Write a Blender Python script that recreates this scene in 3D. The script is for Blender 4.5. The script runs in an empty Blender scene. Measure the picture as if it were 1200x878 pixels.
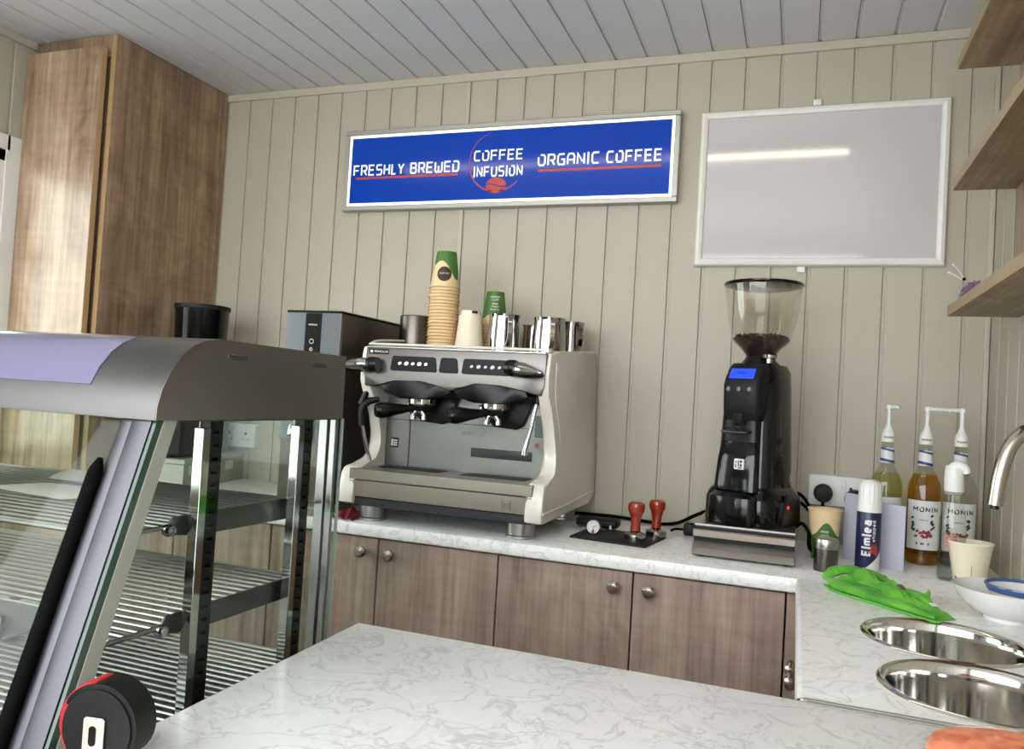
import bpy, bmesh, math, random
from mathutils import Vector, Matrix
random.seed(7)
S = bpy.context.scene
COL = S.collection
PI = math.pi

# ------------------------------------------------------------------ camera
cam_d = bpy.data.cameras.new('camera')
cam = bpy.data.objects.new('camera', cam_d)
COL.objects.link(cam)
_r = Vector((0.93886338, 0.33908678, 0.05962971))
_u = Vector((-0.04642002, -0.04694246, 0.99781841))
_f = Vector((-0.3411462, 0.93958318, 0.02833214))
cam.matrix_world = Matrix(((_r.x, _u.x, -_f.x, -0.476073), (_r.y, _u.y, -_f.y, -2.420791),
                           (_r.z, _u.z, -_f.z, 1.260057), (0, 0, 0, 1)))
cam_d.sensor_width = 36.0
cam_d.lens = 925.36 * 36.0 / 1200.0
cam_d.clip_start = 0.02
S.camera = cam

# ------------------------------------------------------------------ sky, exposure
w = bpy.data.worlds.new('overcast_sky')
S.world = w
w.use_nodes = True
bg = w.node_tree.nodes['Background']
bg.inputs[0].default_value = (0.94, 0.965, 1.0, 1)
bg.inputs[1].default_value = 7.6
S.view_settings.view_transform = 'Standard'
S.view_settings.look = 'None'
S.view_settings.gamma = 1.0
S.view_settings.exposure = 0.0
S.view_settings.use_curve_mapping = False
BATTEN_STRENGTH = 12.0

# ------------------------------------------------------------------ helpers
def lin(c):
    return tuple(((v / 255.0) / 12.92 if v / 255.0 <= 0.04045 else ((v / 255.0 + 0.055) / 1.055) ** 2.4) for v in c) + (1.0,)

def new_mat(name):
    m = bpy.data.materials.new(name)
    m.use_nodes = True
    nt = m.node_tree
    return m, nt, nt.nodes['Principled BSDF']

def plain(name, rgb, rough=0.5, metal=0.0, noise=0.06, scale=30.0, bump=0.0, emit=None, coat=0.0, stretch=None, rvar=0.0, spec=None):
    """principled material with slight procedural colour and roughness variation"""
    m, nt, p = new_mat(name)
    N, L = nt.nodes, nt.links
    tc = N.new('ShaderNodeTexCoord')
    mp = N.new('ShaderNodeMapping')
    L.new(tc.outputs['Object'], mp.inputs[0])
    if stretch: mp.inputs['Scale'].default_value = stretch
    no = N.new('ShaderNodeTexNoise')
    no.inputs['Scale'].default_value = scale
    no.inputs['Detail'].default_value = 4
    L.new(mp.outputs[0], no.inputs['Vector'])
    c = lin(rgb)
    mx = N.new('ShaderNodeMix'); mx.data_type = 'RGBA'
    mx.inputs[6].default_value = tuple(max(0, v * (1 - noise)) for v in c[:3]) + (1,)
    mx.inputs[7].default_value = tuple(min(1, v * (1 + noise)) for v in c[:3]) + (1,)
    L.new(no.outputs[0], mx.inputs[0])
    L.new(mx.outputs[2], p.inputs['Base Color'])
    p.inputs['Roughness'].default_value = rough
    if rvar:
        mr = N.new('ShaderNodeMapRange')
        mr.inputs[3].default_value = max(0.02, rough - rvar); mr.inputs[4].default_value = rough + rvar
        L.new(no.outputs[0], mr.inputs[0]); L.new(mr.outputs[0], p.inputs['Roughness'])
    p.inputs['Metallic'].default_value = metal
    if spec is not None: p.inputs['Specular IOR Level'].default_value = spec
    if coat: p.inputs['Coat Weight'].default_value = coat; p.inputs['Coat Roughness'].default_value = 0.08
    if bump:
        b = N.new('ShaderNodeBump'); b.inputs['Strength'].default_value = bump; b.inputs['Distance'].default_value = 0.002
        L.new(no.outputs[0], b.inputs['Height']); L.new(b.outputs[0], p.inputs['Normal'])
    if emit:
        p.inputs['Emission Color'].default_value = lin(emit[0]); p.inputs['Emission Strength'].default_value = emit[1]
    return m

def wood(name, dark, mid, light, axis='Z', rough=0.42):
    m, nt, p = new_mat(name)
    N, L = nt.nodes, nt.links
    tc = N.new('ShaderNodeTexCoord'); oi = N.new('ShaderNodeObjectInfo')
    ad = N.new('ShaderNodeVectorMath'); ad.operation = 'ADD'
    sc = N.new('ShaderNodeVectorMath'); sc.operation = 'SCALE'; sc.inputs['Scale'].default_value = 7.0
    cx = N.new('ShaderNodeCombineXYZ')
    for i in range(3): L.new(oi.outputs['Random'], cx.inputs[i])
    L.new(cx.outputs[0], sc.inputs[0])
    L.new(tc.outputs['Object'], ad.inputs[0]); L.new(sc.outputs[0], ad.inputs[1])
    def noise(scale3, detail, dist=0.0):
        mp = N.new('ShaderNodeMapping'); mp.inputs['Scale'].default_value = scale3
        L.new(ad.outputs[0], mp.inputs[0])
        n = N.new('ShaderNodeTexNoise'); n.inputs['Scale'].default_value = 1.0
        n.inputs['Detail'].default_value = detail; n.inputs['Distortion'].default_value = dist
        n.inputs['Roughness'].default_value = 0.6
        L.new(mp.outputs[0], n.inputs['Vector']); return n
    def ax(a, b):
        return {'Z': (a, a, b), 'X': (b, a, a), 'Y': (a, b, a)}[axis]
    n1 = noise(ax(11, 0.9), 3, 0.4)       # broad staves
    n2 = noise(ax(70, 2.2), 6, 0.6)       # fine grain
    n3 = noise(ax(5, 60), 3)              # saw marks across the grain
    n4 = noise(ax(5, 3), 2, 2.5)          # figure
    def mth(op, a, b):
        q = N.new('ShaderNodeMath'); q.operation = op
        for i, v in enumerate((a, b)):
            if isinstance(v, float): q.inputs[i].default_value = v
            else: L.new(v, q.inputs[i])
        return q.outputs[0]
    s = mth('ADD', mth('MULTIPLY', n1.outputs[0], 0.36), mth('MULTIPLY', n2.outputs[0], 0.38))
    s = mth('ADD', s, mth('MULTIPLY', n4.outputs[0], 0.26))
    s = mth('ADD', s, mth('MULTIPLY', mth('SUBTRACT', n3.outputs[0], 0.5), 0.10))
    cr = N.new('ShaderNodeValToRGB')
    e = cr.color_ramp.elements
    e[0].position = 0.34; e[0].color = lin(dark); e[1].position = 0.66; e[1].color = lin(light)
    k = cr.color_ramp.elements.new(0.5); k.color = lin(mid)
    L.new(s, cr.inputs[0]); L.new(cr.outputs[0], p.inputs['Base Color'])
    p.inputs['Roughness'].default_value = rough
    b = N.new('ShaderNodeBump'); b.inputs['Strength'].default_value = 0.12; b.inputs['Distance'].default_value = 0.001
    L.new(n2.outputs[0], b.inputs['Height']); L.new(b.outputs[0], p.inputs['Normal'])
    return m

def marble(name):
    m, nt, p = new_mat(name)
    N, L = nt.nodes, nt.links
    tc = N.new('ShaderNodeTexCoord')
    def noise(s, d, dist=0.0):
        n = N.new('ShaderNodeTexNoise'); n.inputs['Scale'].default_value = s
        n.inputs['Detail'].default_value = d; n.inputs['Distortion'].default_value = dist
        L.new(tc.outputs['Object'], n.inputs['Vector']); return n
    def ridge(n, width):
        a = N.new('ShaderNodeMath'); a.operation = 'SUBTRACT'; a.inputs[1].default_value = 0.5
        L.new(n.outputs[0], a.inputs[0])
        b = N.new('ShaderNodeMath'); b.operation = 'ABSOLUTE'; L.new(a.outputs[0], b.inputs[0])
        c = N.new('ShaderNodeMapRange'); c.inputs[1].default_value = 0.0; c.inputs[2].default_value = width
        c.inputs[3].default_value = 1.0; c.inputs[4].default_value = 0.0
        L.new(b.outputs[0], c.inputs[0]); return c.outputs[0]
    v1 = ridge(noise(13, 6, 1.0), 0.022)
    v2 = ridge(noise(34, 5, 0.8), 0.035)
    msk = noise(14, 2)
    mr = N.new('ShaderNodeMapRange'); mr.inputs[1].default_value = 0.42; mr.inputs[2].default_value = 0.62
    L.new(msk.outputs[0], mr.inputs[0])
    ml = N.new('ShaderNodeMath'); ml.operation = 'MULTIPLY'; L.new(v2, ml.inputs[0]); L.new(mr.outputs[0], ml.inputs[1])
    mx = N.new('ShaderNodeMath'); mx.operation = 'MAXIMUM'; L.new(v1, mx.inputs[0]); L.new(ml.outputs[0], mx.inputs[1])
    m5 = N.new('ShaderNodeMath'); m5.operation = 'MULTIPLY'; m5.inputs[1].default_value = 0.42
    L.new(mx.outputs[0], m5.inputs[0])
    base = N.new('ShaderNodeMix'); base.data_type = 'RGBA'
    base.inputs[6].default_value = lin((228, 229, 226)); base.inputs[7].default_value = lin((243, 243, 240))
    L.new(noise(60, 6, 0.5).outputs[0], base.inputs[0])
    mix = N.new('ShaderNodeMix'); mix.data_type = 'RGBA'
    mix.inputs[7].default_value = lin((150, 152, 152))
    L.new(base.outputs[2], mix.inputs[6]); L.new(m5.outputs[0], mix.inputs[0])
    L.new(mix.outputs[2], p.inputs['Base Color'])
    p.inputs['Roughness'].default_value = 0.28
    return m

def clear(name, tint=(245, 250, 247), refl=1.0, rough=0.02, gloss=(1, 1, 1, 1)):
    """thin clear glass / plastic: transparent body with fresnel reflection"""
    m = bpy.data.materials.new(name); m.use_nodes = True
    nt = m.node_tree; N, L = nt.nodes, nt.links
    N.remove(N['Principled BSDF'])
    out = N['Material Output']
    t = N.new('ShaderNodeBsdfTransparent'); t.inputs[0].default_value = lin(tint)
    g = N.new('ShaderNodeBsdfGlossy'); g.inputs['Roughness'].default_value = rough; g.inputs[0].default_value = gloss
    lw = N.new('ShaderNodeLayerWeight'); lw.inputs['Blend'].default_value = 0.5      # facing = 1 - |cos|, same on both sides of a pane
    pw = N.new('ShaderNodeMath'); pw.operation = 'POWER'; pw.inputs[1].default_value = 5.0; L.new(lw.outputs['Facing'], pw.inputs[0])
    ma = N.new('ShaderNodeMath'); ma.operation = 'MULTIPLY_ADD'; ma.inputs[1].default_value = 0.90; ma.inputs[2].default_value = 0.035
    L.new(pw.outputs[0], ma.inputs[0])
    ml = N.new('ShaderNodeMath'); ml.operation = 'MULTIPLY'; ml.inputs[1].default_value = refl
    L.new(ma.outputs[0], ml.inputs[0])
    mx = N.new('ShaderNodeMixShader')
    L.new(ml.outputs[0], mx.inputs[0]); L.new(t.outputs[0], mx.inputs[1]); L.new(g.outputs[0], mx.inputs[2])
    L.new(mx.outputs[0], out.inputs[0])
    return m

class MB:
    """collects shapes; later linked as ONE mesh object"""
    def __init__(self, mats=None):
        self.bm = bmesh.new(); self.mi = 0
    def _tag(self, faces):
        for f in faces: f.material_index = self.mi
    def box(self, x0, x1, y0, y1, z0, z1, bev=0.0, seg=1, M=None):
        b = bmesh.new()
        vs = [b.verts.new((x, y, z)) for x in (x0, x1) for y in (y0, y1) for z in (z0, z1)]
        for q in ((0, 1, 3, 2), (4, 6, 7, 5), (0, 4, 5, 1), (2, 3, 7, 6), (0, 2, 6, 4), (1, 5, 7, 3)):
            b.faces.new([vs[i] for i in q])
        if bev > 0:
            bmesh.ops.bevel(b, geom=list(b.edges), offset=bev, segments=seg, profile=0.5, affect='EDGES')
        self._merge(b, M); return self
    def _merge(self, b, M=None):
        vm = {}
        for v in b.verts:
            co = M @ v.co if M is not None else v.co
            vm[v] = self.bm.verts.new(co)
        for f in b.faces:
            try: nf = self.bm.faces.new([vm[v] for v in f.verts])
            except ValueError: continue
            nf.material_index = self.mi
        b.free()
    def lathe(self, prof, c=(0, 0, 0), n=32, M=None, flip=False):
        """prof = [(r,z),...] around Z through c"""
        b = bmesh.new(); rings = []
        for r, z in prof:
            if r < 1e-6: rings.append([b.verts.new((c[0], c[1], c[2] + z))])
            else: rings.append([b.verts.new((c[0] + r * math.cos(2 * PI * i / n), c[1] + r * math.sin(2 * PI * i / n), c[2] + z)) for i in range(n)])
        for a, d in zip(rings, rings[1:]):
            for i in range(n):
                j = (i + 1) % n
                if len(a) == 1 and len(d) == 1: continue
                if len(a) == 1: b.faces.new((a[0], d[j], d[i]))
                elif len(d) == 1: b.faces.new((a[i], a[j], d[0]))
                else: b.faces.new((a[i], a[j], d[j], d[i]))
        self._merge(b, M); return self
    def cyl(self, c, r, h, n=24, r2=None, M=None):
        r2 = r if r2 is None else r2
        return self.lathe([(0, 0), (r, 0), (r2, h), (0, h)], c, n, M)
    def tube(self, pts, r, n=8, smooth=0, cap=True):
        pts = [Vector(p) for p in pts]
        if smooth: pts = catmull(pts, smooth)
        m = len(pts)
        rr = r if isinstance(r, (list, tuple)) else [r] * m
        if len(rr) != m:
            rr = [rr[0] + (rr[-1] - rr[0]) * 0 if False else interp(rr, i / (m - 1)) for i in range(m)]
        t0 = (pts[1] - pts[0]).normalized()
        up = Vector((0, 0, 1)) if abs(t0.z) < 0.9 else Vector((1, 0, 0))
        nrm = t0.cross(up).normalized()
        rings = []; prev = t0
        for i, p in enumerate(pts):
            t = (pts[min(i + 1, m - 1)] - pts[max(i - 1, 0)])
            t = t.normalized() if t.length > 1e-9 else prev
            nrm = (nrm - t * nrm.dot(t)).normalized(); bn = t.cross(nrm); prev = t
            rings.append([self.bm.verts.new(p + (nrm * math.cos(2 * PI * k / n) + bn * math.sin(2 * PI * k / n)) * rr[i]) for k in range(n)])
        fs = []
        for a, d in zip(rings, rings[1:]):
            for k in range(n):
                j = (k + 1) % n
                fs.append(self.bm.faces.new((a[k], a[j], d[j], d[k])))
        if cap:
            fs.append(self.bm.faces.new(list(reversed(rings[0])))); fs.append(self.bm.faces.new(rings[-1]))
        self._tag(fs); return self
    def prism(self, poly, lo, hi, axis='x', bev=0.0, xf=None, seg=2):
        """poly: 2D points; extruded along axis between lo and hi. xf(p2,end)->offset coordinate (optional)"""
        b = bmesh.new()
        def P(p, e):
            t = (lo, hi)[e] if xf is None else xf(p, e)
            return {'x': (t, p[0], p[1]), 'y': (p[0], t, p[1]), 'z': (p[0], p[1], t)}[axis]
        A = [b.verts.new(P(p, 0)) for p in poly]; B = [b.verts.new(P(p, 1)) for p in poly]
        n = len(poly)
        f0 = b.faces.new(A); f1 = b.faces.new(list(reversed(B)))
        for i in range(n):
            b.faces.new((A[i], A[(i + 1) % n], B[(i + 1) % n], B[i]))
        if bev > 0:
            es = list(f0.edges) + list(f1.edges)
            bmesh.ops.bevel(b, geom=es, offset=bev, segments=seg, profile=0.5, affect='EDGES')
        big = [f for f in b.faces if len(f.verts) > 4]
        bmesh.ops.triangulate(b, faces=big)
        self._merge(b); return self
    def loft(self, rings, closed=True, cap=True):
        R = [[self.bm.verts.new(p) for p in r] for r in rings]
        fs = []; n = len(R[0])
        for a, d in zip(R, R[1:]):
            for k in range(n if closed else n - 1):
                j = (k + 1) % n
                fs.append(self.bm.faces.new((a[k], a[j], d[j], d[k])))
        if cap and closed:
            fs.append(self.bm.faces.new(list(reversed(R[0])))); fs.append(self.bm.faces.new(R[-1]))
        self._tag(fs); return self
    def grid(self, fn, nu, nv):
        V = [[self.bm.verts.new(fn(i / nu, j / nv)) for j in range(nv + 1)] for i in range(nu + 1)]
        fs = [self.bm.faces.new((V[i][j], V[i + 1][j], V[i + 1][j + 1], V[i][j + 1])) for i in range(nu) for j in range(nv)]
        self._tag(fs); return self
    def quad(self, pts):
        f = self.bm.faces.new([self.bm.verts.new(p) for p in pts]); f.material_index = self.mi; return self

def interp(a, t):
    x = t * (len(a) - 1); i = min(int(x), len(a) - 2); return a[i] + (a[i + 1] - a[i]) * (x - i)

def catmull(p, k):
    out = []
    q = [p[0] * 2 - p[1]] + p + [p[-1] * 2 - p[-2]]
    for i in range(1, len(q) - 2):
        for s in range(k):
            t = s / k
            out.append(0.5 * ((2 * q[i]) + (-q[i - 1] + q[i + 1]) * t + (2 * q[i - 1] - 5 * q[i] + 4 * q[i + 1] - q[i + 2]) * t * t
                              + (-q[i - 1] + 3 * q[i] - 3 * q[i + 1] + q[i + 2]) * t ** 3))
    out.append(p[-1]); return out

WM = {}       # world matrix of every object built
def _finish(bm, name, mats, shift=None, smooth=True, recalc=True):
    if shift is not None: bmesh.ops.transform(bm, matrix=shift, verts=bm.verts)
    if recalc: bmesh.ops.recalc_face_normals(bm, faces=bm.faces)
    bm.normal_update()
    if smooth:
        for f in bm.faces: f.smooth = True
        for e in bm.edges:
            if len(e.link_faces) == 2 and e.calc_face_angle(0) > 0.62: e.smooth = False
    me = bpy.data.meshes.new(name); bm.to_mesh(me); bm.free()
    for m in (mats if isinstance(mats, (list, tuple)) else [mats]): me.materials.append(m)
    return me

def part(name, mb, mats, parent, world=True, label=None, smooth=True, kind=None, recalc=True):
    """a child mesh; geometry given in world coordinates, or in its thing's local frame (world=False)"""
    W = WM[parent]
    me = _finish(mb.bm, name, mats, W.inverted() if world else None, smooth, recalc)
    o = bpy.data.objects.new(name, me); COL.objects.link(o); o.parent = parent
    WM[o] = W
    if label: o['label'] = label
    if kind: o['kind'] = kind
    return o

def thing(name, label, cat, loc=(0, 0, 0), rz=0.0, group=None):
    o = bpy.data.objects.new(name, None); COL.objects.link(o)
    o.empty_display_size = 0.05
    o.location = loc; o.rotation_euler = (0, 0, rz)
    o['label'] = label; o['category'] = cat
    if group: o['group'] = group
    WM[o] = Matrix.Translation(loc) @ Matrix.Rotation(rz, 4, 'Z')
    return o

def solo(name, mb, mats, label, cat, loc=(0, 0, 0), group=None, kind=None, smooth=True, recalc=True):
    """a thing that is one mesh, geometry in world coordinates, origin at loc"""
    me = _finish(mb.bm, name, mats, Matrix.Translation(-Vector(loc)), smooth, recalc)
    o = bpy.data.objects.new(name, me); COL.objects.link(o); o.location = loc
    o['label'] = label; o['category'] = cat
    if group: o['group'] = group
    if kind: o['kind'] = kind
    WM[o] = Matrix.Translation(loc)
    return o

def struct(name, mb, mats, label=None):
    me = _finish(mb.bm, name, mats)
    o = bpy.data.objects.new(name, me); COL.objects.link(o); o['kind'] = 'structure'
    if label: o['label'] = label; o['category'] = name.split('_')[0]
    WM[o] = Matrix.Identity(4)
    return o

def dup(root, loc, rz=None, label=None, group=None):
    def rec(o, par):
        c = o.copy(); COL.objects.link(c)
        if par: c.parent = par
        for ch in list(o.children): rec(ch, c)
        return c
    r = rec(root, None); r.location = loc
    if rz is not None: r.rotation_euler = (0, 0, rz)
    WM[r] = Matrix.Translation(loc) @ Matrix.Rotation(r.rotation_euler[2], 4, 'Z')
    if label: r['label'] = label
    if group: r['group'] = group
    return r

# ------- stroke lettering -------------------------------------------------
GL = {
 'A': [[(0, 0), (0, .75), (.2, 1), (.8, 1), (1, .75), (1, 0)], [(0.25, .42), (1, .42)]],
 'B': [[(0, 0), (0, 1), (.8, 1), (.95, .85), (.95, .65), (.8, .53), (.3, .53)], [(.8, .53), (1, .4), (1, .15), (.85, 0), (0, 0)]],
 'C': [[(1, 1), (.2, 1), (0, .8), (0, .2), (.2, 0), (1, 0)]],
 'D': [[(0, .75), (0, 0), (.8, 0), (1, .2), (1, .8), (.8, 1), (0, 1)]],
 'E': [[(1, 1), (0, 1), (0, 0), (1, 0)], [(.25, .52), (.9, .52)]],
 'F': [[(0, 0), (0, 1), (1, 1)], [(.25, .5), (.9, .5)]],
 'G': [[(1, 1), (.2, 1), (0, .8), (0, .2), (.2, 0), (1, 0), (1, .5), (.5, .5)]],
 'H': [[(0, 0), (0, 1)], [(1, 0), (1, 1)], [(.25, .5), (1, .5)]],
 'I': [[(.5, 0), (.5, 1)]],
 'K': [[(0, 0), (0, 1)], [(1, 1), (.15, .5), (1, 0)]],
 'L': [[(0, 1), (0, 0), (1, 0)]],
 'M': [[(0, 0), (0, 1), (.5, .45), (1, 1), (1, 0)]],
 'N': [[(0, 0), (0, 1), (.75, .2)], [(1, 0), (1, 1)]],
 'O': [[(.3, 1), (.8, 1), (1, .8), (1, .2), (.8, 0), (.2, 0), (0, .2), (0, .8)]],
 'P': [[(0, 0), (0, 1), (.8, 1), (1, .8), (1, .6), (.8, .45), (.2, .45)]],
 'R': [[(0, 0), (0, 1), (.8, 1), (1, .85), (1, .6), (.8, .45), (.3, .45)], [(.55, .45), (1, 0)]],
 'S': [[(1, 1), (.15, 1), (0, .85), (0, .65), (.15, .52), (.85, .52), (1, .4), (1, .15), (.85, 0), (0, 0)]],
 'T': [[(0, 1), (1, 1)], [(.5, 1), (.5, 0)]],
 'U': [[(0, 1), (0, .2), (.2, 0), (.8, 0), (1, .2), (1, 1)]],
 'V': [[(0, 1), (.5, 0), (1, 1)]],
 'W': [[(0, 1), (0, .15), (.12, 0), (.5, .0), (.5, .6)], [(.5, 0), (.88, 0), (1, .15), (1, 1)]],
 'Y': [[(0, 1), (.5, .45), (1, 1)], [(.5, .45), (.5, 0)]],
 'e': [[(.05, .35), (.95, .35), (.95, .5), (.75, .66), (.25, .66), (.03, .5), (.03, .18), (.25, 0), (.85, 0)]],
 'l': [[(.5, 1), (.5, 0)]],
 'm': [[(0, 0), (0, .66)], [(0, .58), (.2, .66), (.42, .66), (.5, .55), (.5, 0)], [(.5, .58), (.7, .66), (.92, .66), (1, .55), (1, 0)]],
 'a': [[(.1, .64), (.7, .66), (.92, .5), (.92, 0), (.25, 0), (.05, .1), (.05, .25), (.25, .38), (.9, .38)]],
 'n': [[(0, 0), (0, .66)], [(0, .58), (.25, .66), (.75, .66), (.95, .5), (.95, 0)]],
 'w': [[(0, .66), (.25, 0), (.5, .6), (.75, 0), (1, .66)]],
 'h': [[(0, 0), (0, 1)], [(0, .58), (.25, .66), (.75, .66), (.95, .5), (.95, 0)]],
 'i': [[(.5, 0), (.5, .66)], [(.5, .85), (.5, .97)]],
 'p': [[(0, -.3), (0, .66), (.75, .66), (.95, .5), (.95, .15), (.75, 0), (0, 0)]],
 'd': [[(.95, 1), (.95, 0), (.25, 0), (.05, .15), (.05, .5), (.25, .66), (.95, .66)]],
 '7': [[(0, 1), (1, 1), (.35, 0)]], '4': [[(.7, 0), (.7, 1), (0, .3), (1, .3)]],
}
WID = {'L': .8, 'I': .35, 'l': .3, 'i': .3, 'M': 1.15, 'W': 1.2, 'm': 1.3}
def lettering(mb, text, total_w, h, fn, wt=0.16, gap=0.28, sub=0, cw=1.0):
    """flat printed strokes; fn(u,v)->3D point, u in 0..total_w, v in 0..h"""
    adv = []; x = 0
    for ch in text:
        wch = WID.get(ch, 1.0) * cw if ch != ' ' else 0.35
        adv.append((ch, x, wch)); x += wch + gap
    sx = total_w / (x - gap); t = wt * h
    for ch, x0, wch in adv:
        for line in GL.get(ch, []):
            if sub:
                dn = []
                for a_, b_ in zip(line, line[1:]):
                    k_ = 4
                    dn += [(a_[0] + (b_[0] - a_[0]) * i_ / k_, a_[1] + (b_[1] - a_[1]) * i_ / k_) for i_ in range(k_)]
                line = dn + [line[-1]]
            P2 = [Vector(((x0 + p[0] * wch) * sx, p[1] * h)) for p in line]
            # keep strokes inside the cell
            if wch > .36: P2 = [Vector((x0 * sx + t * .5 + (p.x - x0 * sx) * (wch * sx - t) / (wch * sx), t * .5 + p.y * (h - t) / h)) for p in P2]
            n = len(P2); L, R = [], []
            for i, p in enumerate(P2):
                d0 = (p - P2[i - 1]).normalized() if i else None
                d1 = (P2[i + 1] - p).normalized() if i < n - 1 else None
                if d0 is None: d0 = d1
                if d1 is None: d1 = d0
                a = Vector((-d0.y, d0.x)); b = Vector((-d1.y, d1.x)); m = (a + b)
                m = m.normalized() if m.length > 1e-6 else a
                k = t * .5 / max(.5, m.dot(a))
                L.append(p + m * k); R.append(p - m * k)
            for i in range(n - 1):
                mb.quad([fn(*L[i]), fn(*L[i + 1]), fn(*R[i + 1]), fn(*R[i])])

def on_cyl(c, r, ang, z0, flipv=False):
    """maps (u right, v up) onto a cylinder about a vertical axis, centred at angle ang"""
    return lambda u, v: (c[0] + r * math.cos(ang + u / r), c[1] + r * math.sin(ang + u / r), z0 + v)

def patch(mb, c, r, a0, a1, z0, z1, n=14, r2=None):
    r2 = r if r2 is None else r2
    mb.grid(lambda u, v: (c[0] + (r + (r2 - r) * v) * math.cos(a0 + (a1 - a0) * u), c[1] + (r + (r2 - r) * v) * math.sin(a0 + (a1 - a0) * u), z0 + (z1 - z0) * v), n, 1)
    return mb

# ------------------------------------------------------------------ materials
PVC = plain('white_pvc_board', (174, 168, 150), 0.45, noise=0.03, scale=6, spec=0.3)
PVCB = plain('pvc_recess', (120, 116, 106), 0.5, noise=0.04)
PVCT = plain('white_pvc_trim', (182, 176, 158), 0.4, noise=0.02)
CEIL = plain('ceiling_pvc_board', (212, 214, 217), 0.4, noise=0.03, scale=6)
CEILB = plain('ceiling_recess', (90, 88, 84), 0.6)
OAK = wood('grey_brown_oak_laminate', (112, 93, 80), (157, 136, 121), (188, 168, 152))
OAKT = wood('tan_oak_laminate', (96, 76, 58), (139, 114, 90), (176, 152, 124), rough=0.36)
OAKG = wood('glossy_tan_oak', (110, 90, 70), (154, 130, 106), (190, 168, 142), rough=0.27)
OAKX = wood('oak_shelf_laminate', (104, 84, 64), (142, 118, 92), (176, 152, 122), axis='Y', rough=0.45)
OAKE = plain('oak_edging', (170, 142, 100), 0.45, noise=0.12, scale=60)
OAKED = plain('oak_shelf_edging', (158, 138, 108), 0.5, noise=0.1, scale=60)
STONE = marble('veined_pale_laminate')
FLOOR = plain('grey_vinyl_floor', (120, 116, 110), 0.5, noise=0.12, scale=12)
OUTG = plain('outdoor_paving', (172, 170, 166), 0.8, noise=0.2, scale=4)
DARK = plain('dark_gap', (30, 27, 25), 0.8)
STEEL = plain('brushed_stainless', (172, 170, 166), 0.3, 1.0, noise=0.06, scale=40, stretch=(1, 40, 40), rvar=0.05)
STEELC = plain('cap_stainless', (100, 99, 98), 0.42, 1.0, noise=0.08, scale=7, rvar=0.08)
STEELD = plain('dim_stainless', (104, 99, 92), 0.34, 1.0, noise=0.08, scale=30, stretch=(1, 1, 25))
CHROME = plain('polished_chrome', (172, 170, 167), 0.07, 1.0, noise=0.02)
SINKM = plain('polished_sink_steel', (222, 220, 216), 0.09, 1.0, noise=0.04, scale=9, rvar=0.05)
NICKEL = plain('brushed_nickel', (178, 170, 158), 0.25, 1.0, noise=0.05)
ALU = plain('matt_aluminium', (172, 171, 164), 0.42, 0.6, noise=0.03)
BLACK = plain('black_plastic', (11, 11, 12), 0.32, noise=0.1, spec=0.3)
BLACKM = plain('matt_black', (13, 13, 14), 0.55, noise=0.15, bump=0.1, spec=0.3)
BLACKG = plain('gloss_black', (7, 8, 9), 0.12, noise=0.05, coat=0.15, spec=0.35)
PANELB = plain('black_panel', (8, 8, 9), 0.35, noise=0.05, spec=0.2)
RUBBER = plain('black_rubber', (5, 5, 5), 0.7, spec=0.05)
CREAM = plain('cream_white_plastic', (216, 212, 199), 0.25, noise=0.02, coat=0.2)
WHITE = plain('white_plastic', (222, 222, 216), 0.35, noise=0.02)
LED = plain('lit_icon', (235, 240, 245), 0.4, emit=((235, 242, 250), 2.0))
REDLED = plain('red_lamp', (200, 25, 30), 0.3, emit=((255, 30, 40), 1.5))
GLASS = clear('display_case_glass', (245, 249, 246), 0.28)
GLASSE = plain('green_glass_edge', (40, 62, 52), 0.15, noise=0.1)
BOTTLE = clear('bottle_glass', (240, 243, 238), 1.0)
HOPPER = clear('hopper_plastic', (252, 251, 249), 0.9, 0.04)
SYRUPA = clear('pale_syrup', (244, 238, 200), 0.5)
SYRUPB = clear('amber_syrup', (250, 214, 120), 0.5)
SYRUPC = clear('brown_syrup', (150, 95, 50), 0.5)
KRAFT = plain('cream_paper_cup', (222, 196, 150), 0.6, noise=0.04)
KRAFTR = plain('kraft_rim', (204, 168, 120), 0.6, noise=0.08)
GREENP = plain('green_print', (66, 112, 44), 0.55, noise=0.06)
BROWNP = plain('dark_brown_print', (46, 30, 24), 0.5)
PAPERW = plain('white_paper', (228, 222, 208), 0.55, noise=0.02)
LABELW = plain('white_label', (216, 216, 214), 0.5)
INK = plain('black_print', (24, 24, 28), 0.5)
INKG = plain('grey_print', (110, 112, 116), 0.5)
NAVY = plain('navy_print', (22, 28, 66), 0.35)
BLUEP = plain('blue_print', (40, 62, 130), 0.4)
REDP = plain('red_print', (150, 50, 40), 0.5, noise=0.3, scale=120)
LEAFP = plain('dark_green_print', (52, 66, 48), 0.5)
REDWOOD = plain('varnished_red_wood', (146, 44, 18), 0.2, noise=0.35, scale=18, stretch=(1, 1, .3), coat=0.5)

# ------------------------------------------------------------------ room
H = 2.3463
XL, YF = -2.92, -2.78
m = MB().box(XL - .1, .1, YF - .1, .1, -0.06, 0.0); struct('floor', m, FLOOR)
m = MB().box(-9, 7, -13, 6, -0.36, -0.3); struct('ground', m, OUTG)

board_me = {}
def board(parent, kind, length, M, mat):
    """one cladding board, laid by matrix M: local x across, y out of the wall, z along"""
    key = (kind, round(length, 3))
    if key not in board_me:
        b = MB()
        # dark slit, then a narrow recessed tongue, then the raised face
        prof = [(.0016, -.004), (.0016, .0018), (.0092, .0018), (.0098, .0048), (.0112, .006), (.0988, .006), (.1, .0048), (.1, -.004)]
        b.prism(prof, 0, length, axis='z')
        board_me[key] = _finish(b.bm, 'board', mat, smooth=False)
    o = bpy.data.objects.new('board', board_me[key]); COL.objects.link(o)
    o.parent = parent; o.matrix_basis = M
    return o

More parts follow.
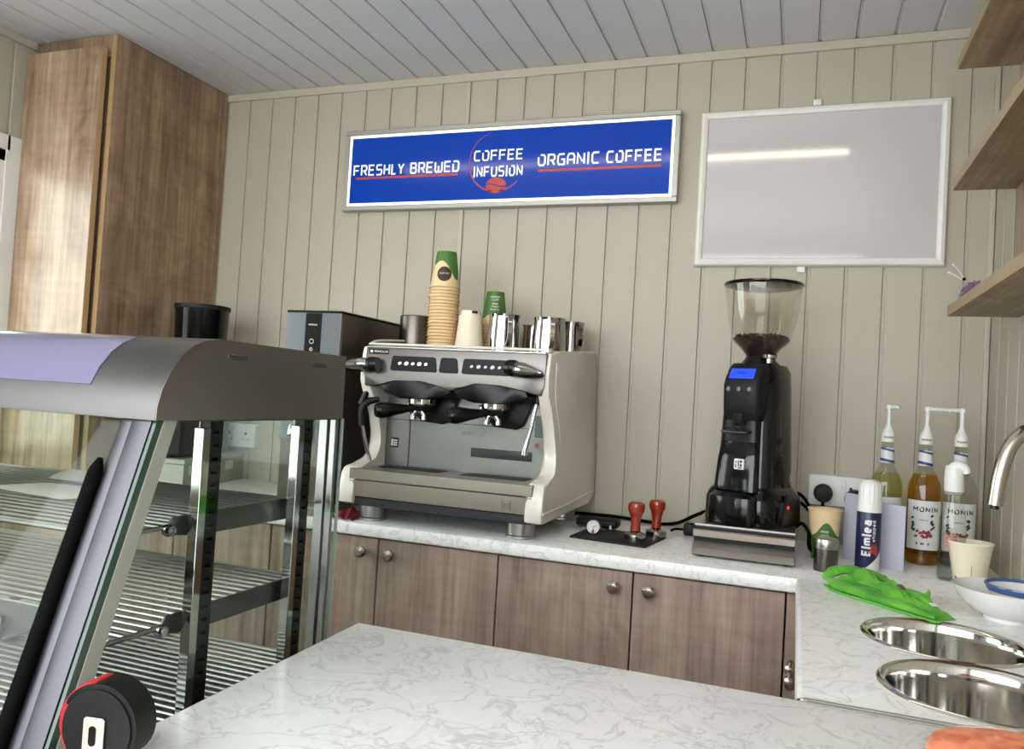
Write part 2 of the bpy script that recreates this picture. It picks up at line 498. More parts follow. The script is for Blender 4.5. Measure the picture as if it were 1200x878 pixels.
PH = 0.0305 + 0.0  # phase of back wall joints: joint lines at x = -0.1686 - 0.1 k
wb = struct('wall_back', MB().box(XL - .1, .1, 0.004, .1, 0, H + .05), PVCB)
for k in range(-2, 28):
    xr = -0.1686 - 0.1 * k - 0.0 + 0.0
    x0 = xr - 0.1
    if xr > 0.04 or x0 < XL - .099: continue
    M = Matrix(((1, 0, 0, x0), (0, -1, 0, 0.0045), (0, 0, 1, 0), (0, 0, 0, 1)))
    board(wb, 'wall', H - .006, M, PVC)
wr = struct('wall_right', MB().box(0.004, .1, YF, .1, 0, H + .05), PVCB)
for k in range(0, 28):
    y0 = -0.112 - .1 * k
    M = Matrix(((0, -1, 0, 0.0045), (-1, 0, 0, y0 + .1), (0, 0, 1, 0), (0, 0, 0, 1)))
    board(wr, 'wall', H - .006, M, PVC)
# left wall with a window opening
WY0, WY1, WZ0, WZ1 = -1.75, -0.60, 0.95, 1.97
m = MB()
m.box(XL - .1, XL - .004, WY1, .1, 0, H + .05); m.box(XL - .1, XL - .004, YF, WY0, 0, H + .05)
m.box(XL - .1, XL - .004, WY0, WY1, 0, WZ0); m.box(XL - .1, XL - .004, WY0, WY1, WZ1, H + .05)
wl = struct('wall_left', m, PVCB)
for k in range(0, 28):
    y0 = -0.112 - .1 * k
    for zz0, zz1 in (((0, H - .006),) if (y0 > WY1 - 0.02 or y0 + .1 < WY0 + .02) else ((0, WZ0), (WZ1, H - .006))):
        M = Matrix(((0, 1, 0, XL - .0045), (1, 0, 0, y0), (0, 0, 1, zz0), (0, 0, 0, 1)))
        board(wl, 'wall', zz1 - zz0, M, PVC)
# front wall behind the camera with the open serving hatch
HX0, HX1, HZ0, HZ1 = -2.7, -0.15, 0.93, 2.24
m = MB()
m.box(XL - .1, HX0, YF - .1, YF, 0, H + .05); m.box(HX1, .1, YF - .1, YF, 0, H + .05)
m.box(HX0, HX1, YF - .1, YF, 0, HZ0); m.box(HX0, HX1, YF - .1, YF, HZ1, H + .05)
struct('wall_front', m, PVC)
# ceiling: slab and boards running front to back
ce = struct('ceiling', MB().box(XL - .1, .1, YF - .1, .1, H + .004, H + .08), CEILB)
for k in range(-2, 28):
    xr = -0.1686 - 0.1 * k
    x0 = xr - 0.1
    if xr > 0.04 or x0 < XL - .099: continue
    M = Matrix(((1, 0, 0, x0), (0, 0, 1, YF), (0, -1, 0, H + 0.0045), (0, 0, 0, 1)))
    board(ce, 'ceiling', -YF, M, CEIL)
# trims
struct('trim_1', MB().box(XL, 0, -.008, 0.0, H - .030, H - .0015, .002), PVCT)
struct('trim_2', MB().box(-1.577, -1.563, -.0045, 0.0, 0.9, H - .03, .001), PVCT)
struct('trim_3', MB().box(-.008, 0, YF, -.008, H - .030, H - .0015, .002), PVCT)
struct('trim_4', MB().box(-.014, 0, -.014, 0, 0.9, H - .03, .003), PVCT)
struct('trim_5', MB().box(XL, XL + .008, YF, -.53, H - .030, H - .0015, .002), PVCT)
# window in the left wall
m = MB()
for a in ((WY0, WY0 + .05, WZ0, WZ1), (WY1 - .05, WY1, WZ0, WZ1), (WY0, WY1, WZ0, WZ0 + .05), (WY0, WY1, WZ1 - .05, WZ1), (-1.2, -1.15, WZ0, WZ1)):
    m.box(XL - .06, XL + .004, *a, .004)
m.box(XL - .003, XL + .009, WY1 - .012, WY1 + .045, WZ0 - .04, WZ1 + .04, .002)
m.box(XL - .003, XL + .009, WY0 - .045, WY0 + .012, WZ0 - .04, WZ1 + .04, .002)
m.box(XL - .003, XL + .009, WY0, WY1, WZ1 - .012, WZ1 + .04, .002)
m.box(XL - .003, XL + .02, WY0, WY1, WZ0 - .04, WZ0 + .012, .002)
win = struct('window_1', m, WHITE)
pane = part('pane', MB().box(XL - .034, XL - .028, WY0 + .04, WY1 - .04, WZ0 + .04, WZ1 - .04), GLASS, win)
part('window_handle', MB().box(XL + .0, XL + .02, -.652, -.632, 1.60, 1.66, .004).box(XL + .014, XL + .026, -.70, -.636, 1.628, 1.645, .003), NICKEL, win)

# ceiling batten lamp just in front of the machine line (it shows in the whiteboard and the sign)
t = thing('batten_light', 'long white LED batten on the ceiling', 'lamp', (-1.3, -.95, H))
part('housing', MB().box(-2.30, -.32, -.985, -.915, H - .035, H - .0005, .004), WHITE, t)
TUBEM = plain('batten_diffuser', (255, 246, 225), 0.5, emit=((255, 244, 218), BATTEN_STRENGTH))
part('diffuser', MB().box(-2.285, -.335, -.963, -.935, H - .05, H - .036, .004), TUBEM, t)

# ------------------------------------------------------------------ tall cupboard
CX0, CX1, CY = -2.915, -2.568, -.53
t = thing('tall_cupboard', 'tall tan oak-effect cupboard reaching the ceiling beside the left window', 'cupboard', ((CX0 + CX1) / 2, -.27, 0))
part('side_panel', MB().box(CX1 - .018, CX1, CY, -.002, 0.0, H - .004, .0008), OAKT, t, label='broad brown oak-effect side panel')
part('front_edging', MB().box(CX1 - .0178, CX1 - .0002, CY - .0012, CY, 0.0, H - .006), OAKE, t)
part('carcass', MB().box(CX0, CX1 - .019, CY + .01, -.002, 0.0, H - .06), OAKT, t)
part('top_fascia', MB().box(CX0 + .02, CX1 - .019, CY - .001, CY + .018, 2.27, H - .004, .0008), OAKT, t)
d = part('cupboard_door', MB().box(CX0, CX1 - .022, CY - .034, CY - .014,   .06, 2.292, .001), OAKG, t, label='glossy tan oak-effect door')
part('door_edging', MB().box(CX1 - .022, CX1 - .0212, CY - .034, CY - .014, .06, 2.292), OAKE, d)

# ------------------------------------------------------------------ base cabinets under the back worktop
ZT, ZU = 0.9, 0.865          # worktop top and underside
def base_cabinet(xa, xb, label, knobs='pair', plain_front=False):
    t = thing('base_cabinet', label, 'cabinet', ((xa + xb) / 2, -.3, 0), group=None)
    part('carcass', MB().box(xa + .002, xb - .002, -.50, -.02, .0, ZU - .002), OAK, t)
    mid = (xa + xb) / 2
    part('recess', MB().box(xa + .001, xb - .001, -.513, -.501, .05, ZU - .004), DARK, t)
    for a, b, kx in ((xa, mid, mid - .042), (mid, xb, mid + .042)):
        dd = part('cabinet_door', MB().box(a + .0022, b - .0022, -.535, -.516, .10, ZU - .006, .0012), OAK, t)
        part('knob', MB().lathe([(0, 0), (.006, 0), (.0055, .010), (.012, .014), (.0155, .020), (.0155, .026), (.011, .031), (0, .033)], n=24,
             M=Matrix.Translation((kx, -.535, .823)) @ Matrix.Rotation(PI / 2, 4, 'X')), NICKEL, dd)
    return t
base_cabinet(-2.542, -1.855, 'leftmost oak-effect base cabinet, seen through the glass display case')
base_cabinet(-1.855, -1.168, 'oak-effect base cabinet with two doors under the espresso machine')
base_cabinet(-1.168, -.480, 'oak-effect base cabinet with two doors under the tampers and the grinder')
t = thing('sink_cabinet', 'oak-effect sink cabinet facing left under the round sinks', 'cabinet', (-.22, -.94, 0))
part('carcass', MB().box(-.42, -.01, -1.33, -.50, 0, .70), OAK, t)
part('corner_filler', MB().box(-.478, -.44, -.532, -.514, .0, ZU - .006, .001), OAK, t)
for a, b, ky in ((-.92, -.545, -.89), (-1.325, -.925, -.96)):
    dd = part('cabinet_door', MB().box(-.444, -.424, a, b, .10, ZU - .006, .0012), OAK, t)
    part('knob', MB().lathe([(0, 0), (.006, 0), (.0055, .010), (.012, .014), (.0155, .020), (.0155, .026), (.011, .031), (0, .033)], n=24,
         M=Matrix.Translation((-.444, ky, .80)) @ Matrix.Rotation(-PI / 2, 4, 'Y')), NICKEL, dd)

# worktops
def worktop_prof(y0, y1):
    return [(y0 + .006, ZU), (y0 + .0015, ZU + .003), (y0, ZU + .008), (y0, ZT - .008), (y0 + .0022, ZT - .0022), (y0 + .008, ZT), (y1, ZT), (y1, ZU)]
solo('worktop', MB().prism(worktop_prof(-.558, -.001), -2.56, -.001, axis='x'), STONE, 'pale veined worktop along the back wall carrying the espresso machine', 'worktop', (-1.3, -.28, ZU))

SK = ((-.228, -.930), (-.225, -1.1885)); SR = .1285
m = MB()
# right-hand worktop: plate with two round cut-outs
def plate_holes(mb, x0, x1, yb, holes, z):
    # one strip per hole, each a ring between circle and rectangle
    for (cx, cy, r), (ya, yc) in zip(holes, yb):
        n = 64; inn, out = [], []
        for i in range(n):
            a = 2 * PI * i / n + PI / n; dx, dy = math.cos(a), math.sin(a)
            inn.append((cx + r * dx, cy + r * dy, z))
            s = min(((x1 - cx) / dx if dx > 0 else (x0 - cx) / dx), ((yc - cy) / dy if dy > 0 else (ya - cy) / dy))
            out.append([cx + s * dx, cy + s * dy, z])
        for k in range(4):
            cxn = (x0 if k in (1, 2) else x1); cyn = (ya if k in (2, 3) else yc)
            j = min(range(n), key=lambda q: (out[q][0] - cxn) ** 2 + (out[q][1] - cyn) ** 2)
            out[j] = [cxn, cyn, z]
        vi = [mb.bm.verts.new(p) for p in inn]; vo = [mb.bm.verts.new(p) for p in out]
        for i in range(n):
            j = (i + 1) % n
            mb.bm.faces.new((vi[i], vi[j], vo[j], vo[i]))
            # wall of the hole
        lo = [mb.bm.verts.new((p[0], p[1], ZU)) for p in inn]
        for i in range(n):
            j = (i + 1) % n; mb.bm.faces.new((vi[j], vi[i], lo[i], lo[j]))
ysplit = (SK[0][1] + SK[1][1]) / 2
plate_holes(m, -.453, -.001, ((ysplit, -.74), (-1.333, ysplit)), ((SK[0][0], SK[0][1], .1225), (SK[1][0], SK[1][1], .1225)), ZT)
m.quad([(-.453, -.74, ZT), (-.001, -.74, ZT), (-.001, -.5605, ZT), (-.453, -.5605, ZT)])
ed = [(-.453, ZT), (-.4588, ZT - .0022), (-.461, ZT - .008), (-.461, ZU + .008), (-.4595, ZU + .003), (-.455, ZU)]
for a, b in zip(ed, ed[1:]):
    m.quad([(a[0], -1.333, a[1]), (a[0], -.5605, a[1]), (b[0], -.5605, b[1]), (b[0], -1.333, b[1])])
for yy in (-1.333, -.5605):
    m.quad([(-.455, yy, ZT - .001), (-.001, yy, ZT - .001), (-.001, yy, ZU), (-.455, yy, ZU)])
bmesh.ops.remove_doubles(m.bm, verts=m.bm.verts, dist=1e-5)
sw = solo('worktop', m, STONE, 'pale veined worktop along the right wall with two round sink holes', 'worktop', (-.23, -.95, ZU), smooth=True)

for i, (cx, cy) in enumerate(SK):
    t = thing('round_sink', ('round polished steel sink nearer the green cloth and the bowls', 'round polished steel sink nearer the camera, above the orange case')[i], 'sink', (cx, cy, ZT), group='pair of round steel sinks')
    prof = [(.0, -.120), (.03, -.120), (.085, -.116), (.102, -.102), (.110, -.075), (.114, -.02), (.1155, -.006), (.118, .0005), (.1205, .0022), (.126, .0038), (.1295, .002), (.1305, .0002)]
    inner = [(r, z) for r, z in prof]
    part('bowl', MB().lathe(inner, n=72), SINKM, t, world=False, recalc=False)
    part('drain', MB().lathe([(0, -.1175), (.022, -.1175), (.030, -.1165), (.034, -.1185), (.034, -.122)], n=32), CHROME, t, world=False)

# front counter
m = MB().prism([(-1.098, -2.77), (-1.066, -2.77), (-.02, -2.77), (-.02, -1.339), (-1.096, -1.339)][0:0] or [(-1.070, -2.775), (-.002, -2.775), (-.002, -1.3405), (-1.096, -1.3405)], ZU, ZT, axis='z', bev=.004)
fc = thing('front_counter', 'broad pale veined counter top in the foreground beside the glass case', 'counter', (-.55, -2.0, 0))
part('worktop', m, STONE, fc)
part('back_panel', MB().box(-1.04, -.02, -1.40, -1.38, 0, ZU - .001), OAK, fc)
part('end_panel', MB().box(-1.055, -1.035, -2.77, -1.38, 0, ZU - .001), OAK, fc)
solo('joint_strip', MB().box(-.452, -.004, -1.3405, -1.333, ZT - .006, ZT + .0016, .0008).box(-.448, -.03, -1.352, -1.3435, ZT + .0004, ZT + .0018, .0005), ALU, 'flat grey metal strip covering the joint between front counter and sink worktop', 'joint strip', (-.25, -1.337, ZT))

# ------------------------------------------------------------------ lit sign
t = thing('lightbox_sign', 'long blue lightbox sign reading coffee infusion in a grey frame', 'sign', (-1.435, 0, 1.88))
SX0, SX1, SZ0, SZ1 = -2.020, -.8475, 1.879, 2.162
fw = .0165
m = MB()
for a in ((SX0, SX1, SZ0, SZ0 + fw), (SX0, SX1, SZ1 - fw, SZ1), (SX0, SX0 + fw, SZ0 + fw, SZ1 - fw), (SX1 - fw, SX1, SZ0 + fw, SZ1 - fw)):
    m.box(a[0], a[1], -.034, -.0025, a[2], a[3], .002)
part('frame', m, ALU, t)
BORD = plain('lit_border', (245, 248, 250), 0.3, emit=((240, 246, 255), 0.85))

BLUEM = plain('blue_glossy_panel', (0, 52, 150), 0.12, noise=0.12, scale=3, emit=((0, 64, 186), 0.22), coat=0.15, spec=0.25)
part('lit_border', MB().box(SX0 + fw - .001, SX1 - fw + .001, -.027, -.005, SZ0 + fw - .001, SZ1 - fw + .001), BORD, t)
bx0, bx1, bz0, bz1 = SX0 + .0265, SX1 - .0265, SZ0 + .027, SZ1 - .026
part('blue_panel', MB().box(bx0, bx1, -.0285, -.0268, bz0, bz1), BLUEM, t)
fy = -.0289
SIGNW = plain('white_sign_lettering', (240, 243, 246), 0.3, emit=((235, 240, 250), 0.35))
SIGNR = plain('red_sign_print', (176, 62, 42), 0.3, emit=((176, 60, 40), 0.1))
flat = lambda x, z: (lambda u, v: (x + u, fy, z + v))
for wd_, tw_, h_, x_, z_ in (('FRESHLY', .200, .039, -1.983, 2.002), ('BREWED', .184, .039, -1.760, 2.002), ('COFFEE', .174, .036, -1.525, 2.034),
                            ('INFUSION', .174, .036, -1.524, 1.980), ('ORGANIC', .205, .039, -1.300, 2.008), ('COFFEE', .175, .039, -1.074, 2.008)):
    m = MB(); lettering(m, wd_, tw_, h_, flat(x_, z_), .145, .2)
    part('lettering', m, SIGNW, t, label='white word ' + wd_.lower())
part('underline', MB().box(-1.972, -1.580, fy, fy + .0004, 1.990, 1.9975), SIGNR, t)
part('underline', MB().box(-1.297, -.900, fy, fy + .0004, 1.990, 1.9975), SIGNR, t)
m = MB()
def arc(c, R_, a0, a1, w0, w1, n=40):
    for i in range(n):
        q = []
        for k in (i, i + 1):
            f_ = k / n; a = a0 + (a1 - a0) * f_; wv = (w0 + (w1 - w0) * f_)
            q.append(((R_ - wv) * math.cos(a), (R_ - wv) * math.sin(a))); q.append((R_ * math.cos(a), R_ * math.sin(a)))
        m.quad([(c[0] + q[0][0], fy, c[1] + q[0][1]), (c[0] + q[1][0], fy, c[1] + q[1][1]), (c[0] + q[3][0], fy, c[1] + q[3][1]), (c[0] + q[2][0], fy, c[1] + q[2][1])])
arc((-1.441, 2.030), .101, math.radians(105), math.radians(262), .0012, .0055)
arc((-1.441, 2.030), .101, math.radians(278), math.radians(318), .005, .003, 14)
def blob(cx, cz, a, b, th0, th1, n=16, off=0):
    P_ = []
    for i in range(n + 1):
        A_ = th0 + (th1 - th0) * i / n
        P_.append((cx + a * math.cos(A_), cz + b * math.sin(A_)))
    s = [(cx - a + 2 * a * i / n, cz + off + .004 * math.sin(2 * PI * i / n)) for i in range(n + 1)]
    if th0 != 0: s = list(reversed(s)); s.reverse()
    return P_, s
for sgn in (1, -1):
    top = [(-1.441 + .036 * math.cos(PI * i / 18), 1.9515 + sgn * .026 * math.sin(PI * i / 18)) for i in range(19)]
    mid = [(-1.441 + .036 * math.cos(PI * i / 18), 1.9515 + sgn * .0018 - .005 * math.sin(2 * PI * i / 18)) for i in range(19)]
    for i in range(18):
        m.quad([(top[i][0], fy, top[i][1]), (top[i + 1][0], fy, top[i + 1][1]), (mid[i + 1][0], fy, mid[i + 1][1]), (mid[i][0], fy, mid[i][1])])
part('bean_emblem', m, SIGNR, t, label='red ring and coffee bean emblem')

# ------------------------------------------------------------------ whiteboard
t = thing('whiteboard', 'blank whiteboard in a rounded white frame on the back wall', 'whiteboard', (-.45, 0, 1.685))
X0, X1, Z0, Z1 = -.790, -.1155, 1.685, 2.154
BOARDM = plain('whiteboard_surface', (190, 186, 186), 0.06, noise=0.01, scale=2, coat=1.0)
part('board_panel', MB().box(X0 + .02, X1 - .02, -.016, -.003, Z0 + .02, Z1 - .02), BOARDM, t)
def ring(mb, d, r):
    pass
m = MB()
fr = .0135
def frame_bar(p0, p1, ax):
    # half-round moulding with mitred ends
    prof = [(0, -.002), (0, -.012), (.005, -.021), (.0135, -.0245), (.022, -.021), (.027, -.012), (.027, -.002)]
    n = len(prof); rings = []
    for e in (0, 1):
        ringp = []
        for s, y in prof:
            if ax == 'b': ringp.append(((X0 + s, X1 - s)[e], y, Z0 + s))
            if ax == 't': ringp.append(((X0 + s, X1 - s)[e], y, Z1 - s))
            if ax == 'l': ringp.append((X0 + s, y, (Z0 + s, Z1 - s)[e]))
            if ax == 'r': ringp.append((X1 - s, y, (Z0 + s, Z1 - s)[e]))
        rings.append(ringp)
    return rings
for ax in 'btlr':
    part('frame_bar', MB().loft(frame_bar(0, 0, ax)), plain('white_frame_plastic', (222, 221, 215), 0.25) if ax == 'b' else bpy.data.materials['white_frame_plastic'], t)
for i, (x, z) in enumerate(((-.462, 2.163), (-.485, 1.676))):
    solo('fixing_clip', MB().box(x - .011, x + .011, -.012, -.0025, z - .008, z + .010, .002).cyl((x, -.013, z + .002), .003, .002, 10).box(x - .002, x + .002, -.0135, -.011, z - .004, z + .006), WHITE,
         ('small clear fixing clip on top of the whiteboard frame', 'small white fixing clip under the whiteboard, right of the grinder lid')[i], 'clip', (x, -.005, z), group='whiteboard fixing clips')

# ------------------------------------------------------------------ sockets
def socket(x0, x1, z0, z1, label, holes=True):
    t = thing('wall_socket', label, 'socket', ((x0 + x1) / 2, 0, z0))
    part('face_plate', MB().box(x0, x1, -.028, -.0025, z0, z1, .003), WHITE, t)
    for s in (-1, 1):
        cx = (x0 + x1) / 2 + s * .036
        part('pin_hole', MB().box(cx - .0035, cx + .0035, -.0292, -.0275, z0 + .048, z0 + .056).box(cx - .014, cx - .007, -.0292, -.0275, z0 + .028, z0 + .032).box(cx + .007, cx + .014, -.0292, -.0275, z0 + .028, z0 + .032), BLACK, t, smooth=False)
        part('rocker_switch', MB().box(cx - s * .018 - .006, cx - s * .018 + .006, -.031, -.0275, z0 + .055, z0 + .074, .002), WHITE, t)
    return t
socket(-2.475, -2.327, 1.016, 1.102, 'white double socket on the wall behind the glass case')
socket(-.436, -.288, 1.008, 1.094, 'white double socket right of the grinder with black plugs')
def plug(name, c, rad, h, label):
    t = thing(name, label, 'plug', (c[0], c[1], c[2]))
    part('plug_body', MB().lathe([(0, -.03), (rad * .75, -.028), (rad, -.012), (rad, .012), (rad * .8, .028), (0, .032)], n=20, M=Matrix.Translation(c) @ Matrix.Rotation(PI / 2, 4, 'X') @ Matrix.Scale(1, 4)), BLACKM, t)
    return t
p1 = plug('mains_plug', (-.398, -.060, 1.046), .025, .05, 'black mains plug in the left outlet of the socket by the grinder')
part('flex', MB().tube([(-.398, -.066, 1.025), (-.398, -.068, .99), (-.404, -.07, .95), (-.41, -.08, .905)], .004, 8, 5), RUBBER, p1)
p2 = plug('mains_plug', (-.316, -.060, 1.035), .027, .05, 'black mains plug half hidden behind the lilac card')
part('flex', MB().tube([(-.316, -.066, 1.01), (-.318, -.068, .97), (-.33, -.08, .905)], .004, 8, 5), RUBBER, p2)

# ------------------------------------------------------------------ espresso machine
t = thing('espresso_machine', 'two-group espresso machine in brushed steel and cream on the back worktop', 'espresso machine', (-1.345, -.29, ZT))
EM = t
XA, XB = -1.635, -1.052
prof = [(-.497, 1.376), (-.42, 1.388), (-.03, 1.416), (-.022, 1.40), (-.022, .985), (-.05, .962), (-.10, .955), (-.545, .948), (-.556, .952), (-.560, .966),
        (-.548, 1.030), (-.540, 1.043), (-.528, 1.048), (-.462, 1.053), (-.440, 1.062), (-.422, 1.084), (-.416, 1.110), (-.420, 1.140), (-.440, 1.190), (-.470, 1.228), (-.498, 1.262), (-.508, 1.285), (-.509, 1.320), (-.502, 1.362)]
def outer(side):
    def xf(p, e):
        z = p[1]; y = p[0]
        k = min(1, max(0, (z - 1.03) / .09))
        flare = .016 * (1 - k)
        if side > 0: o = -1.069 + flare; i = -1.100
        else: o = -1.618 - flare; i = -1.587
        return (i, o)[e]
    return xf
for s in (-1, 1):
    sp = part('side_panel', MB().prism(prof, 0, 1, axis='x', bev=.006, xf=outer(s)), CREAM, t, label='cream side panel')
    part('flank_plate', MB().prism([(-.455, 1.355), (-.10, 1.20), (-.09, 1.135), (-.385, 1.135), (-.395, 1.18), (-.43, 1.225), (-.455, 1.27)], -1.0705 if s > 0 else -1.6195, -1.0665 if s > 0 else -1.6205, axis='x', bev=.0015), CREAM, sp)
    # raised rib and small badge line on the flank
    xo = -1.0665 if s > 0 else -1.6205
    part('flank_groove', MB().box(xo - .001 + (.0) * s, xo + .001, -.36, -.27, 1.010, 1.020, .0008), plain('cream_shadow_badge', (186, 180, 166), .4) if s < 0 else bpy.data.materials['cream_shadow_badge'], sp)
    part('lower_moulding', MB().tube([(-1.052 if s > 0 else -1.635, -.552, .975), (-1.052 if s > 0 else -1.635, -.30, .978), (-1.052 if s > 0 else -1.635, -.06, .988)], .003, 6, 4), CREAM, sp)
part('back_body', MB().box(-1.588, -1.098, -.377, -.03, .968, 1.372, .004), STEELD, t)
BSP = plain('backsplash_steel', (112, 110, 107), 0.30, 1.0, noise=0.03, scale=30, stretch=(20, 1, 1))
bs = part('backsplash', MB().box(-1.586, -1.100, -0.3950, -0.3775, 1.04, 1.275, .001), BSP, t)
part('seam', MB().box(-1.512, -1.509, -0.3958, -0.3948, 1.045, 1.20).box(-1.586, -1.100, -0.3958, -0.3948, 1.1755, 1.1775), DARK, bs)
m = MB(); m.box(-1.570, -1.545, -0.3962, -0.3952, 1.096, 1.124)
part('badge', m, BLACK, bs, label='small black badge with white symbol')
m = MB(); m.box(-1.567, -1.563, -0.3967, -0.3962, 1.100, 1.120)
for i in range(3):
    for j in range(3): m.box(-1.561 + i * .0045, -1.558 + i * .0045, -0.3967, -0.3962, 1.101 + j * .0065, 1.105 + j * .0065)
part('badge_symbol', m, WHITE, bs)
part('inset_display', MB().box(-1.318, -1.140, -0.3985, -0.3950, 1.0885, 1.1135, .001), BLACKG, bs)
m = MB(); lettering(m, 'CLASSE 7', .085, .016, lambda u, v: (-1.350 + u, -0.3956, 1.142 + v), .2, .3)
part('engraved_lettering', m, INKG, bs)
m = MB().lathe([(0, 0), (.0065, 0), (.0065, .001), (0, .001)], n=16, M=Matrix.Translation((-1.128, -0.3955, 1.133)) @ Matrix.Rotation(PI / 2, 4, 'X'))
part('red_dot', m, REDP, bs)
part('spec_plate', MB().box(-1.118, -1.104, -0.3962, -0.3952, 1.127, 1.139).box(-1.118, -1.104, -0.3962, -0.3952, 1.155, 1.215), INKG, bs)
part('dark_window', MB().box(-1.136, -1.112, -0.3975, -0.3950, 1.155, 1.213, .001), BLACKG, bs)
TRAYM = plain('tray_steel', (150, 140, 130), 0.3, 1.0, noise=0.06, scale=40, stretch=(1, 40, 40), rvar=0.05)
# tray
tr = part('drip_tray', MB().box(-1.605, -1.082, -.552, -.380, 1.0140, 1.043, .0015, 1), TRAYM, t)
for gx in (-1.565, -1.318):
    m = MB().box(gx, gx + .185, -.470, -.402, 1.0432, 1.0438)
    part('grill_well', m, DARK, tr)
    m = MB()
    for k in range(6): m.box(gx + .004, gx + .181, -.467 + k * .011, -.463 + k * .011, 1.0438, 1.0452)
    part('grill_bar', m, BLACK, tr)
part('drawer_front', MB().box(-1.605, -1.082, -.552, -.12, .968, 1.0125, .0015, 1), TRAYM, t)
m = MB()
for a in ((-1.160, -1.138, .974, .9745), (-1.160, -1.138, .9985, .999), (-1.160, -1.1595, .974, .999), (-1.1385, -1.138, .974, .999)):
    m.box(a[0], a[1], -.5545, -.553, a[2], a[3])
for i in range(3): m.box(-1.156 + i * .006, -1.1525 + i * .006, -.5545, -.553, .979, .994)
part('stamped_badge', m, INKG, t)
part('skirt', MB().box(-1.600, -1.086, -.545, -.10, .944, .967, .002), plain('dark_grey_plastic', (34, 36, 42), .35), t)
for fx, fy_ in ((-1.568, -.478), (-1.132, -.478), (-1.568, -.09), (-1.132, -.09)):
    part('foot', MB().lathe([(0, 0), (.038, 0), (.0395, .002), (.0395, .007), (.037, .009), (.037, .048), (0, .048)], (fx, fy_, ZT), 32), STEEL, t)
# head fascia with scalloped lower edge
up = [(-1.600, 1.374), (-1.602, 1.30), (-1.600, 1.268), (-1.570, 1.267), (-1.545, 1.276), (-1.51, 1.290), (-1.43, 1.292), (-1.385, 1.284), (-1.365, 1.270), (-1.345, 1.265), (-1.325, 1.270),
      (-1.305, 1.283), (-1.27, 1.290), (-1.20, 1.292), (-1.16, 1.286), (-1.125, 1.272), (-1.090, 1.266), (-1.080, 1.29), (-1.078, 1.374)]
hd = part('head_fascia', MB().prism(list(reversed(up)), -.512, -.488, axis='y', bev=.004), plain('fascia_steel', (110, 108, 103), .36, 1.0, noise=.05, scale=30, stretch=(1, 30, 30)), t, label='brushed steel control fascia')
part('head_body', MB().box(-1.598, -1.082, -.490, -.28, 1.28, 1.372, .003), STEELD, t)
ct = part('cup_tray', MB().box(-1.600, -1.080, -.510, -.03, 1.373, 1.379, .002), STEEL, t)
m = MB().tube([(-1.59, -.505, 1.384), (-1.09, -.505, 1.384)], .0035, 8)
m.tube([(-1.598, -.50, 1.384), (-1.600, -.42, 1.40), (-1.600, -.06, 1.425)], .003, 8, 4)
part('tray_rail', m, CREAM, ct)
# control panels
def rrect(cx, cz, w_, h_, r, n=5, sk=0.0):
    P_ = []
    for sx, sz, a0 in ((1, 1, 0), (-1, 1, 90), (-1, -1, 180), (1, -1, 270)):
        for i in range(n + 1):
            a = math.radians(a0 + 90 * i / n)
            z = cz + sz * (h_ / 2 - r) + r * math.sin(a); x = cx + sx * (w_ / 2 - r) + r * math.cos(a)
            x += (x - cx) * sk * (cz - z) / h_
            P_.append((x, z))
    return P_
def facep(name, cx, cz, w_, h_, r, y0, y1, mat, par, **k):
    return part(name, MB().prism(rrect(cx, cz, w_, h_, r, sk=k.pop('sk', 0)), y0, y1, axis='y'), mat, par, **k)
for i, cx in enumerate((-1.452, -1.241)):
    cp = facep('control_panel', cx, 1.333, .132, .040, .006, -.5165, -.511, PANELB, hd, sk=.08)
    m = MB()
    for k in range(5):
        px = cx - .040 + k * .0195
        m.lathe([(0, 0), (.0048 if k % 2 == 0 else .0062, 0), (.0045, .0008), (0, .0008)], n=12 if k % 2 else 10, M=Matrix.Translation((px, -.5166, 1.333)) @ Matrix.Rotation(PI / 2, 4, 'X') @ Matrix.Rotation(.4, 4, 'Z') @ Matrix.Diagonal((1, .75, 1, 1)))
    part('touch_icon', m, LED if i == 0 else plain('dim_icon', (170, 172, 175), .4, emit=((200, 205, 210), .5)), EM)
bp = facep('centre_button', -1.348, 1.333, .050, .040, .007, -.5165, -.511, PANELB, hd, sk=.2)
part('brand_plate', MB().box(-1.590, -1.530, -.5135, -.511, 1.356, 1.370, .0006), PANELB, hd)
m = MB(); lettering(m, 'RANCILIO', .041, .0062, lambda u, v: (-1.573 + u, -.5138, 1.360 + v), .22, .3)
m.quad([(-1.586, -.5138, 1.3595), (-1.578, -.5138, 1.3595), (-1.578, -.5138, 1.3665), (-1.586, -.5138, 1.3665)])
part('brand_lettering', m, LABELW, EM, label='white maker lettering')
# steam knobs
def knob(side, base, tip):
    base, tip = Vector(base), Vector(tip)
    d_ = tip - base
    k = thing_part = None
    m = MB().tube([base - d_ * .30, base - d_ * .12, base - d_ * .02, base + d_ * .03], [.020, .022, .019, .013], 20)
    a = part('steam_knob', m, BLACK, t)
    m = MB().tube([base + d_ * f_ for f_ in (0, .06, .25, .5, .8, .95, 1.0)], [.015, .0185, .019, .0145, .008, .0055, .003], 20)
    part('lever', m, CHROME, a)
    m = MB().tube([base + d_ * f_ + Vector((0, .003, -.005)) for f_ in (.15, .5, .9, 1.04)], [.016, .0125, .0075, .003], 16)
    part('lever_shell', m, BLACK, a)
knob(-1, (-1.580, -.535, 1.3255), (-1.680, -.545, 1.3215))
knob(1, (-1.150, -.535, 1.332), (-1.068, -.575, 1.322))
part('orange_reflector', MB().box(-1.585, -1.560, -.513, -.511, 1.336, 1.350), plain('copper_tint', (170, 110, 80), .3, .8), t)
